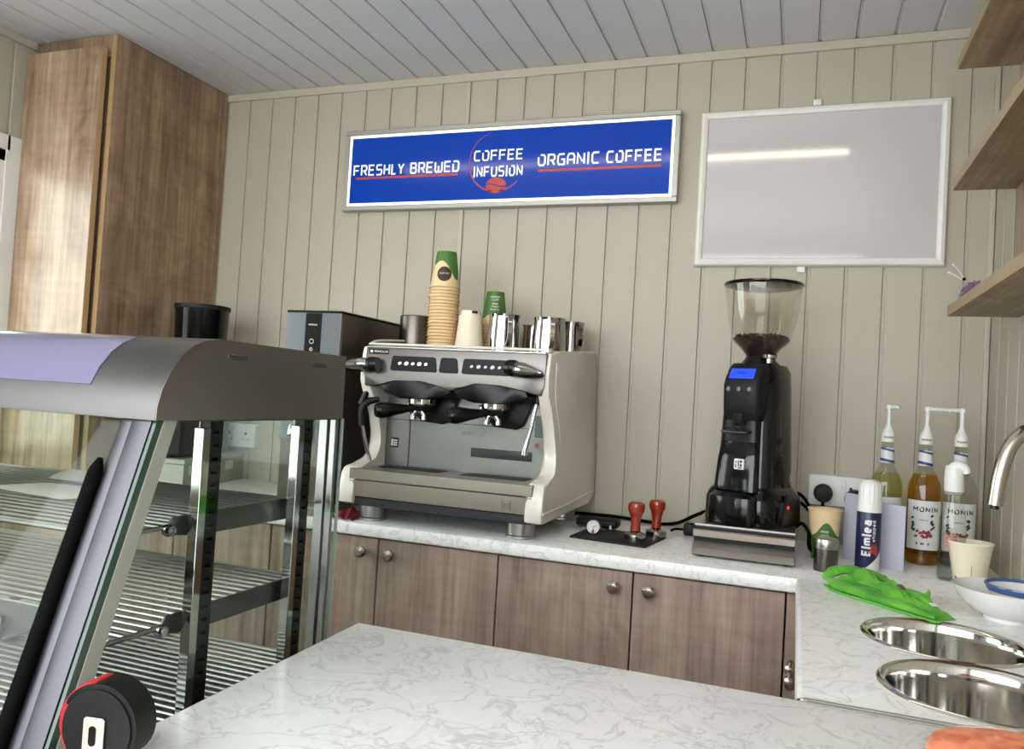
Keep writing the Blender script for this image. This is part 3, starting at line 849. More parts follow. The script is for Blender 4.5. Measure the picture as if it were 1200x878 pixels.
# groups
for gx in (-1.440, -1.222):
    out = [(gx - .100, 1.289), (gx - .115, 1.270), (gx - .100, 1.250), (gx - .055, 1.238), (gx + .01, 1.238), (gx + .075, 1.246), (gx + .098, 1.262), (gx + .085, 1.284), (gx + .05, 1.293), (gx - .06, 1.294)]
    g = part('group_cover', MB().prism(out, -.505, -.375, axis='y', bev=.008), BLACK, t, label='black group head cover')
    out = [(gx - .045, 1.27), (gx - .055, 1.235), (gx - .05, 1.195), (gx - .03, 1.176), (gx + .035, 1.172), (gx + .055, 1.185), (gx + .075, 1.235), (gx + .095, 1.27)]
    part('black_surround', MB().prism(out, -.410, -.3955, axis='y', bev=.003), BLACK, g)
    part('group_ring', MB().lathe([(0, 0), (.034, 0), (.037, .004), (.037, .018), (.032, .024), (.032, .032), (0, .032)], (gx - .01, -.452, 1.222), 32), CHROME, g)
    pf = part('portafilter', MB().lathe([(0, 0), (.016, .0), (.030, .006), (.034, .018), (.034, .026), (0, .026)], (gx - .010, -.452, 1.203), 28), BLACK, t)
    b0 = Vector((gx - .010, -.452, 1.216))
    d_ = Vector((-.088, -.085, -.014)).normalized()
    m = MB().tube([b0 + d_ * s for s in (.028, .045, .060, .075, .095, .118, .128, .130)], [.010, .011, .014, .016, .0205, .0225, .018, .004], 18)
    part('handle', m, BLACK, pf)
    part('handle_ring', MB().tube([b0 + d_ * .124, b0 + d_ * .1305], [.0195, .0165], 18), BLACKG, pf)
    m = MB()
    for s in (-1, 1):
        m.tube([(gx - .010, -.462, 1.207), (gx - .010 + s * .008, -.464, 1.206), (gx - .010 + s * .0155, -.466, 1.196), (gx - .010 + s * .0165, -.467, 1.183)], [.010, .0095, .0085, .0075], 14, 4)
    part('spout', m, CHROME, pf, label='chrome twin spout')
    m = MB().lathe([(.006, 0), (.006, .03), (.010, .034)], (gx - .060, -.430, 1.198), 12)
    part('hot_jet', m, CHROME, g)
# steam wands
m = MB().tube([(-1.597, -.482, 1.262), (-1.610, -.482, 1.245), (-1.622, -.486, 1.215)], [.008, .009, .009], 12, 4)
wa = part('steam_wand', m, BLACK, t, label='left steam wand with black grip')
part('wand_grip', MB().tube([(-1.575, -.470, 1.232), (-1.605, -.480, 1.222), (-1.616, -.487, 1.20), (-1.614, -.489, 1.155)], [.008, .0105, .0105, .008], 12, 4), BLACKM, wa)
part('wand_tube', MB().tube([(-1.614, -.489, 1.17), (-1.604, -.480, 1.11), (-1.590, -.465, 1.050)], [.0058, .0058, .0052], 12, 3), CHROME, wa)
wa = part('steam_wand', MB().tube([(-1.100, -.470, 1.280), (-1.105, -.474, 1.262), (-1.108, -.478, 1.243)], [.008, .011, .009], 12, 3), BLACKM, t, label='right steam wand')
part('wand_tube', MB().tube([(-1.108, -.478, 1.250), (-1.119, -.480, 1.185), (-1.131, -.482, 1.13), (-1.133, -.482, 1.112)], [.0058, .006, .0068, .0085], 12, 3), CHROME, wa)
part('pressure_wire', MB().tube([(-1.52, -.49, 1.285), (-1.522, -.488, 1.25), (-1.507, -.485, 1.232)], .002, 6, 4), CHROME, t)

CT = 1.379   # height of the cup tray
# ------------------------------------------------------------------ cups and jugs on the machine
def inverted_cup(name, label, rt, rb, h, loc, mats, group=None, skin=None, cat='cup'):
    """paper cup upside down: rt rim radius (below), rb base radius (above)"""
    t = thing(name, label, cat, loc, 0, group)
    k = (rb - rt) / h
    part('cup_wall', MB().lathe([(rt - .0012, .003), (rb - .0012, h - .006), (0, h - .006), (0, h - .0055), (rb - .002, h - .0055), (rb - .001, h), (rb, h), (rt, .002)], n=36), mats[0], t, world=False)
    m = MB()
    m.lathe([(rt - .001, .0), (rt + .0022, -.0002), (rt + .0030, .0018), (rt + .0020, .0038), (rt - .0005, .0038)], n=36)
    part('rolled_rim', m, mats[1], t, world=False)
    if skin: skin(t, rt, rb, h)
    return t
CAMA = lambda x, y: math.atan2(-2.42 - y, -.476 - x)     # facing towards the shop front
pitch = .0098
sx_, sy_ = -1.497, -.25
nst = 20
def skin_leaf(ang, circ):
    def f(t, rt, rb, h):
        e = .0006
        R_ = lambda z: rt + (rb - rt) * z / h + e
        m = MB(); n = 30
        for i in range(n):
            q = []
            for a_ in (i, i + 1):
                ph = 2 * PI * a_ / n
                zb = h * ((.80 if circ else .34) + (.16 if circ else .05) * math.cos(ph - 2.75) - ((.42 if circ else .16) * max(0, math.cos(ph - ang - .95)) ** 5) - .25 * max(0, math.cos(ph - ang + 1.3)) ** 6)
                q.append((ph, min(max(zb, .2 * h), h * .97)))
            (p0, z0), (p1, z1) = q
            m.quad([(R_(z0) * math.cos(p0), R_(z0) * math.sin(p0), z0), (R_(z1) * math.cos(p1), R_(z1) * math.sin(p1), z1),
                    (R_(h) * math.cos(p1), R_(h) * math.sin(p1), h - .0005), (R_(h) * math.cos(p0), R_(h) * math.sin(p0), h - .0005)])
        part('green_print', m, GREENP, t, world=False)
        if circ:
            m = MB(); e2 = .0011; c0 = h * .36; rr_ = .0225
            R2 = lambda z: rt + (rb - rt) * z / h + e2
            def fn(u, v):
                a = u * 2 * PI; r_ = rr_ * v
                zz = c0 + r_ * math.sin(a); th = ang - .12 + r_ * math.cos(a) / R2(zz)
                return (R2(zz) * math.cos(th), R2(zz) * math.sin(th), zz)
            m.grid(fn, 24, 2)
            part('round_logo', m, BROWNP, t, world=False)
            m = MB()
            R3 = R2(c0) + .0004
            lettering(m, 'COFFEE', .028, .005, lambda u, v: (R3 * math.cos(ang - .12 + (u - .014) / R3), R3 * math.sin(ang - .12 + (u - .014) / R3), c0 - .001 + v), .2, .3, 1)
            part('logo_lettering', m, KRAFT, t, world=False)
        else:
            m = MB(); R3 = lambda z: rt + (rb - rt) * z / h + .0012
            for z, tx, wd, hh in ((.083, 'KINDER', .028, .006), (.074, 'CUP', .020, .006), (.062, 'MADE', .018, .005), (.053, 'FROM', .022, .005), (.044, 'PLANTS', .026, .005)):
                lettering(m, tx, wd, hh, lambda u, v, z=z, wd=wd: (R3(z) * math.cos(ang + (u - wd / 2) / R3(z)), R3(z) * math.sin(ang + (u - wd / 2) / R3(z)), z + v), .2, .3, 1)
            part('cup_lettering', m, LABELW, t, world=False)
    return f
cup0 = inverted_cup('paper_cup', '', .0445, .029, .112, (sx_, sy_, CT), (KRAFT, KRAFTR))
del cup0['label']
ordn = ['lowest', 'second', 'third', 'fourth', 'fifth', 'sixth', 'seventh', 'eighth', 'ninth', 'tenth', 'eleventh', 'twelfth', 'thirteenth', 'fourteenth', 'fifteenth',
        'sixteenth', 'seventeenth', 'eighteenth', 'nineteenth', 'twentieth', 'twenty-first', 'twenty-second']
for i in range(nst):
    c = cup0 if i == 0 else dup(cup0, (sx_ + .0008 * math.sin(i * 2.1) + .0006 * i * 0, sy_ + .0007 * math.cos(i * 1.7), CT + i * pitch))
    c['label'] = 'cream paper cup, ' + ordn[i] + ' from the bottom of the tall upside-down stack'
    c['group'] = 'tall stack of paper cups on the machine'
a_ = CAMA(sx_, sy_)
c = inverted_cup('paper_cup', 'green and cream paper cup with brown round logo topping the tall stack', .0445, .029, .112, (sx_, sy_, CT + nst * pitch), (KRAFT, KRAFTR), 'tall stack of paper cups on the machine', skin_leaf(a_, True))
# short stack
sx2, sy2 = -1.362, -.17
cup1 = inverted_cup('paper_cup', 'cream paper cup', .040, .0265, .092, (sx2, sy2, CT), (KRAFT, KRAFTR))
for i in range(10):
    c = cup1 if i == 0 else dup(cup1, (sx2 + .0006 * math.sin(i * 2.4), sy2, CT + i * .0095))
    c['label'] = 'small cream paper cup, ' + ordn[i] + ' from the bottom of the short stack behind the white cups'
    c['group'] = 'short stack of paper cups on the machine'
inverted_cup('paper_cup', 'green printed paper cup upside down topping the short stack', .040, .0265, .104, (sx2, sy2, CT + 10 * .0095), (KRAFT, KRAFTR), 'short stack of paper cups on the machine', skin_leaf(CAMA(sx2, sy2), False))
# white cups
wx, wy = -1.398, -.27
IVORY = plain('ivory_paper_cup', (226, 214, 190), .5, noise=.02)
inverted_cup('paper_cup', 'ivory paper cup upside down, lower of the two nested beside the tall stack', .045, .033, .113, (wx, wy, CT), (IVORY, IVORY), 'nested ivory paper cups')
def skin_mark(t, rt, rb, h):
    a = CAMA(wx, wy); m = MB(); R_ = lambda z: rt + (rb - rt) * z / h + .0006
    patch(m, (0, 0), R_(h * .90), a + .1, a + .75, h * .925, h * .995, 6, R_(h))
    part('black_mark', m, BROWNP, t, world=False)
inverted_cup('paper_cup', 'ivory paper cup with black mark, nested over the lower ivory cup', .0445, .028, .118, (wx + .0, wy, CT + .0095), (IVORY, IVORY), 'nested ivory paper cups', skin_mark)

def jug(name, label, loc, r, h, rz, group, handle=True, mat=CHROME):
    t = thing(name, label, 'jug' if handle else 'canister', loc, rz, group)
    n = 40; rings = []
    prof = [(0, 0), (.93, 0), (1, .04), (1.0, .10), (.985, .5), (.93, .78), (.91, .90), (.96, 1.0)] if handle else [(0, 0), (.95, 0), (1, .03), (1.0, .94), (.985, .97), (.94, .985)]
    outer_ = [(r * a, h * b) for a, b in prof]
    inner_ = [((r * a - .0015), h * b) for a, b in reversed(prof[2:])] + [(0, .004)]
    m = MB()
    b = bmesh.new(); R_ = []
    for (rr_, z) in outer_ + inner_:
        if rr_ < 1e-5: R_.append([b.verts.new((0, 0, z))]); continue
        ring_ = []
        for i in range(n):
            a = 2 * PI * i / n
            ex = 0
            if handle and z > .7 * h:
                k = ((z / h - .7) / .3)
                ex = .016 * k * k * max(0, math.cos(a)) ** 14
            ring_.append(b.verts.new(((rr_ + ex) * math.cos(a), (rr_ + ex) * math.sin(a), z + ex * .45)))
        R_.append(ring_)
    for A, D in zip(R_, R_[1:]):
        for i in range(n):
            j = (i + 1) % n
            if len(A) == 1: b.faces.new((A[0], D[j], D[i]))
            elif len(D) == 1: b.faces.new((A[i], A[j], D[0]))
            else: b.faces.new((A[i], A[j], D[j], D[i]))
    m._merge(b)
    part('jug_body' if handle else 'canister_body', m, mat, t, world=False)
    if handle:
        m = MB()
        pts = catmull([Vector(p) for p in ((-.90 * r, 0, h * .90), (-1.35 * r, 0, h * .93), (-1.62 * r, 0, h * .70), (-1.50 * r, 0, h * .38), (-1.0 * r, 0, h * .22))], 5)
        rings = []
        for i, p in enumerate(pts):
            tg = (pts[min(i + 1, len(pts) - 1)] - pts[max(i - 1, 0)]).normalized(); nn = Vector((tg.z, 0, -tg.x))
            rings.append([p + nn * .0012 + Vector((0, -.006, 0)), p + nn * .0012 + Vector((0, .006, 0)), p - nn * .0012 + Vector((0, .006, 0)), p - nn * .0012 + Vector((0, -.006, 0))])
        m.loft(rings)
        part('handle', m, mat, t, world=False)
    return t
jug('steel_canister', 'plain brushed steel canister at the left end of the machine top', (-1.588, -.25, CT), .0485, .112, 0, None, False, STEELD)
jug('milk_jug', 'polished steel milk jug right of the ivory cups, its spout to the left', (-1.290, -.27, CT), .048, .118, 2.15, 'steel milk jugs on the machine')
jug('milk_jug', 'dark-looking small steel jug standing between the two larger jugs', (-1.240, -.15, CT), .034, .10, 2.6, 'steel milk jugs on the machine')
jug('milk_jug', 'polished steel milk jug near the right end of the machine top', (-1.155, -.26, CT), .049, .112, 2.0, 'steel milk jugs on the machine')
jug('milk_jug', 'rearmost polished steel jug at the right corner of the machine top', (-1.127, -.13, CT), .042, .115, 2.3, 'steel milk jugs on the machine')

# ------------------------------------------------------------------ water boiler
t = thing('water_boiler', 'tall steel water boiler with black touch strip left of the espresso machine', 'water boiler', (-1.79, -.3, ZT))
BX0, BX1, BY0, BY1, BZ = -1.882, -1.698, -.490, -.06, 1.468
part('casing', MB().box(BX0, BX1, BY0 + .004, BY1, ZT + .02, BZ, .003), STEELD, t, label='dark reflecting steel casing')
part('front_panel', MB().box(BX0, BX1, BY0 - .002, BY0 + .003, 1.10, BZ, .001), plain('bright_front_steel', (118, 124, 128), .25, 1.0, noise=.04), t)
part('touch_strip', MB().box(BX0 + .066, BX0 + .118, BY0 - .005, BY0 - .002, 1.10, BZ - .002, .001), BLACKG, t)
part('top_lid', MB().box(BX0 - .001, BX1 + .001, BY0 - .003, BY1, BZ, BZ + .006, .002), BLACK, t)
m = MB(); lettering(m, 'MARCO', .028, .005, lambda u, v: (BX0 + .078 + u, BY0 - .0056, 1.430 + v), .22, .3)
for k, zz in enumerate((1.385, 1.362)):
    for i in range(14):
        a0, a1 = 2 * PI * i / 14, 2 * PI * (i + 1) / 14; c = (BX0 + .091, zz); r0, r1 = .0060, .0074
        if k: r0, r1 = .0035, .005
        m.quad([(c[0] + r0 * math.cos(a0), BY0 - .0056, c[1] + r0 * math.sin(a0)), (c[0] + r1 * math.cos(a0), BY0 - .0056, c[1] + r1 * math.sin(a0)),
                (c[0] + r1 * math.cos(a1), BY0 - .0056, c[1] + r1 * math.sin(a1)), (c[0] + r0 * math.cos(a1), BY0 - .0056, c[1] + r0 * math.sin(a1))])
part('touch_icon', m, LABELW, t)
part('lower_panel', MB().box(BX0 + .004, BX1 - .004, BY0 + .006, BY0 + .012, ZT + .02, 1.10), STEELD, t)
part('tap', MB().tube([(BX0 + .09, BY0 - .002, 1.15), (BX0 + .09, BY0 - .05, 1.155), (BX0 + .09, BY0 - .07, 1.13), (BX0 + .09, BY0 - .07, 1.10)], [.014, .013, .012, .010], 16, 5), CHROME, t)
part('drip_tray', MB().box(BX0 + .01, BX1 - .01, BY0 - .06, BY0 + .01, ZT, ZT + .022, .003).box(BX0 + .02, BX1 - .02, BY0 - .05, BY0, ZT + .022, ZT + .024), STEEL, t)
solo('dark_red_cloth', MB().grid(lambda u, v: (-1.665 + .075 * u, -.545 + .10 * v, ZT + .004 + .022 * math.sin(PI * u) * math.sin(PI * v) + .004 * math.sin(17 * u + 9 * v)), 14, 14), plain('dark_red_fabric', (110, 22, 30), .9, noise=.3, bump=.4),
     'dark red cloth tucked under the left front of the espresso machine', 'cloth', (-1.63, -.5, ZT))

# ------------------------------------------------------------------ appliances behind the case
ang = math.radians(12.5)
t = thing('storage_box', 'low pale grey box on the back worktop seen through the case, nearer the camera', 'box', (-2.30, -.40, ZT), ang, 'low pale boxes behind the glass case')
GREYB = plain('pale_grey_box', (168, 166, 156), .5, noise=.04)
part('box_body', MB().box(-.19, 0, 0, .235, 0, .082, .002), GREYB, t, world=False)
part('lid', MB().box(-.193, .003, -.003, .237, .082, .098, .002), GREYB, t, world=False)
part('sticker', MB().box(.0005, .0012, .03, .085, .045, .075).box(-.16, -.08, -.0012, -.0003, .03, .06), LABELW, t, world=False)
t2 = dup(t, (-2.353, -.163, ZT), ang, 'low pale grey box on the back worktop seen through the case, nearer the wall')
t = thing('microwave_oven', 'dark grey microwave oven standing on the low pale boxes behind the case', 'microwave', (-2.33, -.38, ZT + .098), ang)
part('oven_body', MB().box(-.17, .0, .0, .31, .006, .22, .006), plain('charcoal_metal', (30, 31, 34), .5, 0, spec=.3), t, world=False)
part('oven_door', MB().box(-.165, -.055, -.012, -.001, .012, .212, .003), BLACKG, t, world=False)
part('control_strip', MB().box(-.052, -.003, -.010, -.001, .012, .212, .003), BLACKM, t, world=False)
part('door_handle', MB().tube([(-.065, -.014, .04), (-.065, -.03, .05), (-.065, -.03, .17), (-.065, -.014, .18)], .005, 8), STEELD, t, world=False)
t = thing('waste_bin', 'black round bin beside the tall cupboard above the display case', 'bin', (-2.385, -.27, ZT + .318))
part('bin_body', MB().lathe([(0, 0), (.074, 0), (.080, .01), (.0870, .272), (.0890, .278), (.0870, .284), (.085, .278), (.080, .02), (0, .015)], n=40), BLACKG, t, world=False)
part('rim_bag', MB().lathe([(.0855, .271), (.0900, .274), (.0900, .287), (.086, .288)], n=40), BLACKM, t, world=False)

# ------------------------------------------------------------------ glass display case
t = thing('display_case', 'glass food display case with stainless curved top in the left foreground', 'display case', (-1.55, -1.55, 0))
GX1, GX0 = -1.140, -1.960
YB, YFt = -1.352, -1.733
cap = [(-1.733, 1.2105), (-1.7325, 1.225), (-1.727, 1.245), (-1.716, 1.266), (-1.700, 1.285), (-1.682, 1.298), (-1.662, 1.306), (-1.640, 1.309), (YB, 1.3075), (YB, 1.2105)]
cp = part('stainless_hood', MB().prism(cap, GX0, GX1 - .0015, axis='x'), STEELC, t, label='curved stainless hood')
inn = [(p[0] * 1.0 + (.001 if p[0] < -1.5 else -.001), p[1] + (-.001 if p[1] > 1.25 else .001)) for p in cap]
part('hood_end_plate', MB().prism(cap, GX1 - .0015, GX1, axis='x', bev=.0006), plain('hood_end_steel', (122, 119, 113), .42, 1.0, noise=.10, scale=9, rvar=.08), cp)
m = MB()
for yy, zz in ((-1.605, 1.289), (-1.425, 1.290)):
    m.box(GX1 - .001, GX1 + .0012, yy - .019, yy + .019, zz - .0035, zz + .0035, .0012)
part('hood_slot', m, STEELD, cp)
m = MB()
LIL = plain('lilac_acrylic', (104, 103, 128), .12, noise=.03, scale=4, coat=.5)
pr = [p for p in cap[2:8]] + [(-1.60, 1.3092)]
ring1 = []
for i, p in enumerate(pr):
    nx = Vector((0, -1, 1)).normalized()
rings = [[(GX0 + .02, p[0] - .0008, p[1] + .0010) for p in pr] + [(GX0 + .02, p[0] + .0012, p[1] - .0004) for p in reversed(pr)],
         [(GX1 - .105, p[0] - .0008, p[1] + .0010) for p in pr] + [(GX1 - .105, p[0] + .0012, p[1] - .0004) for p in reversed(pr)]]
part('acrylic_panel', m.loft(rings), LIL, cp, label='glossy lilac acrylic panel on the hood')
part('black_strip', MB().box(GX0 + .02, GX1 - .105, -1.598, -1.585, 1.3085, 1.3110), BLACK, cp)
# slanted front
POSTM = plain('reflection_mottled_steel', (84, 84, 87), 0.42, 1.0, noise=0.35, scale=12, rvar=0.14)  # strong noise paints blotchy reflections into the post colour
def fyz(z): return -1.728 - (1.211 - z) * .342
zb = .80
def slant(mb, x0, x1, off0, off1, z0, z1, bev=0):
    mb.prism([(fyz(z0) + off0, z0), (fyz(z1) + off0, z1), (fyz(z1) + off1, z1), (fyz(z0) + off1, z0)], x0, x1, axis='x', bev=bev)
    return mb
part('front_post', slant(slant(MB(), -1.178, -1.150, 0, .012, zb, 1.2105, .001), -1.196, -1.178, .003, .012, zb, 1.2105, .0008), POSTM, t, label='slanted stainless front post')
part('post_edge', slant(MB(), -1.1495, -1.1445, .002, .014, zb, 1.2105), GLASSE, t, label='green glass edge')
part('corner_seal', MB().prism([(fyz(zb) + .012, zb), (fyz(1.2105) + .012, 1.2105), (fyz(1.2105) + .032, 1.2105), (fyz(zb) + .032, zb)], -1.1495, -1.1435, axis='x'), plain('grey_seal', (150, 148, 138), .4), t)
m = MB().tube([(-1.204, fyz(1.165) + .0, 1.165), (-1.204, fyz(1.15), 1.15), (-1.204, fyz(1.0), 1.0), (-1.204, fyz(zb), zb)], [.003, .0085, .0088, .0088], 12)
part('black_seal', m, RUBBER, t, label='black rubber seal')
part('front_glass', slant(MB(), GX0 + .01, -1.197, .003, .008, zb, 1.2105), GLASS, t, label='slanted front glass')
part('side_glass', MB().prism([(fyz(zb) + .014, zb), (fyz(1.2105) + .014, 1.2105), (YB + .004, 1.2105), (YB + .004, zb)], -1.1455, -1.1410, axis='x'), GLASS, t, label='side glass')
part('side_glass', MB().prism([(fyz(zb) + .014, zb), (fyz(1.2105) + .014, 1.2105), (YB + .004, 1.2105), (YB + .004, zb)], GX0, GX0 + .004, axis='x'), GLASS, t, label='side glass')
part('rear_glass', MB().box(GX0 + .02, -1.175, YB - .001, YB + .003, zb, 1.2105), GLASS, t, label='rear glass door')
part('rear_post', MB().box(-1.175, -1.160, YB - .010, YB + .003, zb, 1.2105, .001).box(-1.158, -1.1475, YB - .006, YB + .002, zb, 1.2105, .001), STEEL, t)
part('glass_edge', MB().box(-1.1455, -1.1408, YB + .004, YB + .0065, zb, 1.2105), plain('pale_glass_edge', (150, 160, 150), .1), t)
part('underframe', MB().box(GX0, GX1, fyz(zb) - .01, YB + .01, .74, zb, .003), STEELC, t)
part('plinth', MB().box(GX0 + .01, GX1 - .01, -1.85, YB, .02, .74, .004), WHITE, t)
part('hood_underside', MB().box(GX0 + .01, GX1 - .006, -1.715, YB - .004, 1.2085, 1.2104), STEELC, t)
# slotted uprights
DARKUP = plain('dark_upright_steel', (30, 34, 34), .3, .8)
def upright(y, x=-1.152):
    m = MB(); w2 = .0115
    m.box(x - .004, x, y - w2, y - w2 + .006, zb, 1.2085); m.box(x - .004, x, y + w2 - .006, y + w2, zb, 1.2085)
    k = 0; z = zb
    while z < 1.205:
        m.box(x - .004, x, y - w2 + .006, y + w2 - .006, z, z + .0115); z += .0165
    m.box(x - .016, x - .0042, y - w2, y - w2 + .0022, zb, 1.2085)
    m.box(x - .016, x - .0042, y + w2 - .0022, y + w2, zb, 1.2085)
    o = part('slotted_upright', m, DARKUP, t, smooth=False)
    part('upright_backing', MB().box(x - .017, x - .0125, y - w2, y + w2, zb, 1.2085), STEEL, o)
    part('polished_flange', MB().box(x - .012, x + .003, y + w2 * 0 - w2 - .014, y - w2 - .001, zb, 1.200, .001), CHROME, o)
upright(-1.620); upright(-1.424)
def wire_shelf(z, y0, y1, sp, bz, rod=.0017):
    m = MB()
    n = int((y1 - y0) / sp)
    for i in range(n + 1):
        y = y0 + i * sp
        m.tube([(GX0 + .03, y, z), (-1.175, y, z)], rod, 6)
    for x in (GX0 + .04, -1.66, -1.42, -1.182):
        m.tube([(x, y0 - .004, z - .004), (x, y1 + .004, z - .004)], .0028, 6)
    m.tube([(GX0 + .03, y0 - .004, z - .002), (-1.178, y0 - .004, z - .002)], .003, 6)
    m.tube([(GX0 + .03, y1 + .004, z - .002), (-1.178, y1 + .004, z - .002)], .003, 6)
    s = part('wire_shelf', m, STEEL, t, kind='stuff')
    return s
def bracket(z):
    prof = [(-1.392, z), (-1.392, z - .026), (-1.405, z - .030), (-1.615, z - .028), (-1.658, z - .022), (-1.668, z - .010), (-1.662, z)]
    b = part('shelf_bracket', MB().prism(prof, -1.175, -1.172, axis='x'), STEELC, t)
    part('bracket_bolt', MB().lathe([(0, 0), (.007, 0), (.008, .006), (.006, .010), (0, .011)], n=16, M=Matrix.Translation((-1.172, -1.672, z - .014)) @ Matrix.Rotation(PI / 2, 4, 'Y')), CHROME, b)
    part('bracket_rod', MB().tube([(-1.174, -1.67, z - .012), (-1.174, fyz(z) + .02, z - .010)], .0032, 8), STEEL, b)
wire_shelf(1.082, fyz(1.09) + .03, YB - .02, .0195, 0, .0021); bracket(1.092)
wire_shelf(.964, fyz(.976) + .03, YB - .02, .0195, 0, .0021); bracket(.974)
wire_shelf(.845, fyz(.845) + .03, YB - .02, .016, 0, .0022)
part('base_tray', MB().box(GX0 + .01, -1.152, fyz(zb) + .03, YB - .006, zb, zb + .006), plain('grey_tray', (120, 122, 122), .3, .7), t)
solo('reflection_sheet', MB().grid(lambda u, v: (-1.575 + .175 * u + .02 * v, -1.600 + .085 * v - .02 * u, 1.0860 + .003 * math.sin(3 * u) * v), 8, 6), PAPERW, 'white sheet imitating a glass reflection on the top wire shelf at the left edge', 'reflection', (-1.49, -1.56, 1.0855))  # bright reflection in the case, built as a white sheet
solo('reflection_sheet', MB().grid(lambda u, v: (-1.60 + .12 * u - .06 * v, -1.475 + .10 * v, 1.0860 + .004 * math.sin(2.6 * v)), 8, 6), PAPERW, 'smaller white sheet imitating a glass reflection at the back of the top wire shelf', 'reflection', (-1.55, -1.42, 1.0855))  # second, smaller reflection, likewise shaped as a white sheet
solo('card_holder', MB().box(-1.46, -1.262, -1.80, -1.70, .967, .971, .001).box(-1.460, -1.262, -1.805, -1.800, .967, .995, .003), plain('grey_card_holder', (110, 112, 112), .4), 'grey shallow tray on the middle wire shelf at the left edge', 'tray', (-1.4, -1.73, .979))

# ------------------------------------------------------------------ tape measure
t = thing('tape_measure', 'black and red tape measure standing on the front counter by the case', 'tape measure', (-1.066, -1.842, ZT), math.radians(10))
def Dprof(r, cut):
    P_ = []
    for i in range(40):
        a = -PI * .5 + 2 * PI * i / 40
        x, z = r * math.cos(a), r * math.sin(a)
        if z < -cut: z = -cut; x = x * 1.25 if abs(x) < r * .9 else x
        P_.append((x, z + cut))
    return P_
part('body', MB().prism([(x * .93, z * .96 + .0012) for x, z in Dprof(.0375, .0345)], -.016, .018, axis='y', bev=.004), BLACKM, t, world=False)
part('red_casing', MB().prism([(x, z) for x, z in Dprof(.0405, .036) if x < .0 or z < .012], -.012, .014, axis='y', bev=.003), plain('red_plastic', (180, 30, 38), .35), t, world=False)
part('rubber_grip', MB().prism(Dprof(.0395, .0355)[6:28], -.014, .016, axis='y', bev=.002), BLACKM, t, world=False)
m = MB().box(-.011, .010, -.0195, -.0165, .005, .046, .002)
part('belt_clip', m, plain('cream_metal_clip', (205, 198, 184), .35, .5), t, world=False)
part('clip_hole', MB().prism(rrect(-.0005, .030, .007, .018, .0032), -.0202, -.0194, axis='y'), BLACK, t, world=False)

# ------------------------------------------------------------------ orange case at the lower right corner
mo, nt, p = new_mat('mottled_orange')
N, L = nt.nodes, nt.links
tc = N.new('ShaderNodeTexCoord'); vo = N.new('ShaderNodeTexVoronoi'); vo.inputs['Scale'].default_value = 26
no = N.new('ShaderNodeTexNoise'); no.inputs['Scale'].default_value = 22; no.inputs['Distortion'].default_value = 1.5
L.new(tc.outputs['Object'], no.inputs[0]); L.new(tc.outputs['Object'], vo.inputs[0])
ad = N.new('ShaderNodeMath'); ad.operation = 'ADD'; L.new(no.outputs[0], ad.inputs[0])
mu = N.new('ShaderNodeMath'); mu.operation = 'MULTIPLY'; mu.inputs[1].default_value = .35; L.new(vo.outputs['Color'], mu.inputs[0]); L.new(mu.outputs[0], ad.inputs[1])
cr = N.new('ShaderNodeValToRGB'); cr.color_ramp.elements[0].position = .45; cr.color_ramp.elements[0].color = lin((190, 52, 26))
cr.color_ramp.elements[1].position = .85; cr.color_ramp.elements[1].color = lin((240, 140, 96))
L.new(ad.outputs[0], cr.inputs[0]); L.new(cr.outputs[0], p.inputs['Base Color']); p.inputs['Roughness'].default_value = .22; p.inputs['Coat Weight'].default_value = .4
t = thing('oval_case', 'mottled orange-red glossy oval case at the bottom right of the front counter', 'case', (-.222, -1.500, ZT))
m = MB(); n = 40; rings = []
for z, k in ((0, .90), (.004, .97), (.014, 1.0), (.025, .985), (.034, .94), (.039, .86), (.042, .70), (.043, .4), (.0432, .05)):
    rings.append([(.115 * k * (abs(math.cos(a)) ** .75) * (1 if math.cos(a) > 0 else -1), .075 * k * (abs(math.sin(a)) ** .75) * (1 if math.sin(a) > 0 else -1), z) for a in [2 * PI * i / n for i in range(n)]])
part('shell', m.loft(rings), mo, t, world=False)
part('zip_line', MB().tube([(.1165 * (abs(math.cos(a)) ** .75) * (1 if math.cos(a) > 0 else -1), .0765 * (abs(math.sin(a)) ** .75) * (1 if math.sin(a) > 0 else -1), .012) for a in [2 * PI * i / 48 for i in range(49)]], .0012, 6, cap=False), BROWNP, t, world=False)

# ------------------------------------------------------------------ tamping mat, tampers, dial
mat_ = solo('tamping_mat', MB().prism([(-1.022, -.400), (-.818, -.424), (-.795, -.245), (-1.01, -.215)], ZT + .0005, ZT + .006, axis='z', bev=.0015), BLACKM, 'flat black tamping mat on the worktop right of the machine', 'mat', (-.91, -.32, ZT))
def tamper(x, y, z, label):
    t = thing('tamper', label, 'tamper', (x, y, z), 0, 'red-handled tampers')
    part('base', MB().lathe([(0, 0), (.0285, 0), (.0285, .013), (.027, .015), (.016, .019), (.010, .022), (0, .022)], n=36), CHROME, t, world=False)
    part('handle', MB().lathe([(0, .022), (.0135, .022), (.0135, .028), (.0125, .036), (.0135, .052), (.0165, .064), (.0215, .074), (.0225, .086), (.021, .093), (.015, .097), (0, .098)], n=28), REDWOOD, t, world=False)
    return t
tamper(-.862, -.335, ZT + .006, 'red-handled coffee tamper standing on the black mat')
tamper(-.822, -.245, ZT + .006, 'red-handled coffee tamper at the back edge of the mat, nearer the grinder')
t = thing('dial_thermometer', 'small round white dial thermometer leaning on the tamping mat', 'thermometer', (-.975, -.335, ZT + .006))
Md = Matrix.Translation((-.975, -.335, ZT + .0245)) @ Matrix.Rotation(math.radians(82), 4, 'X')
part('dial_rim', MB().lathe([(0, -.004), (.0185, -.004), (.0195, -.002), (.0195, .003), (.0175, .0045), (.0172, .003)], n=32, M=Md), CHROME, t)
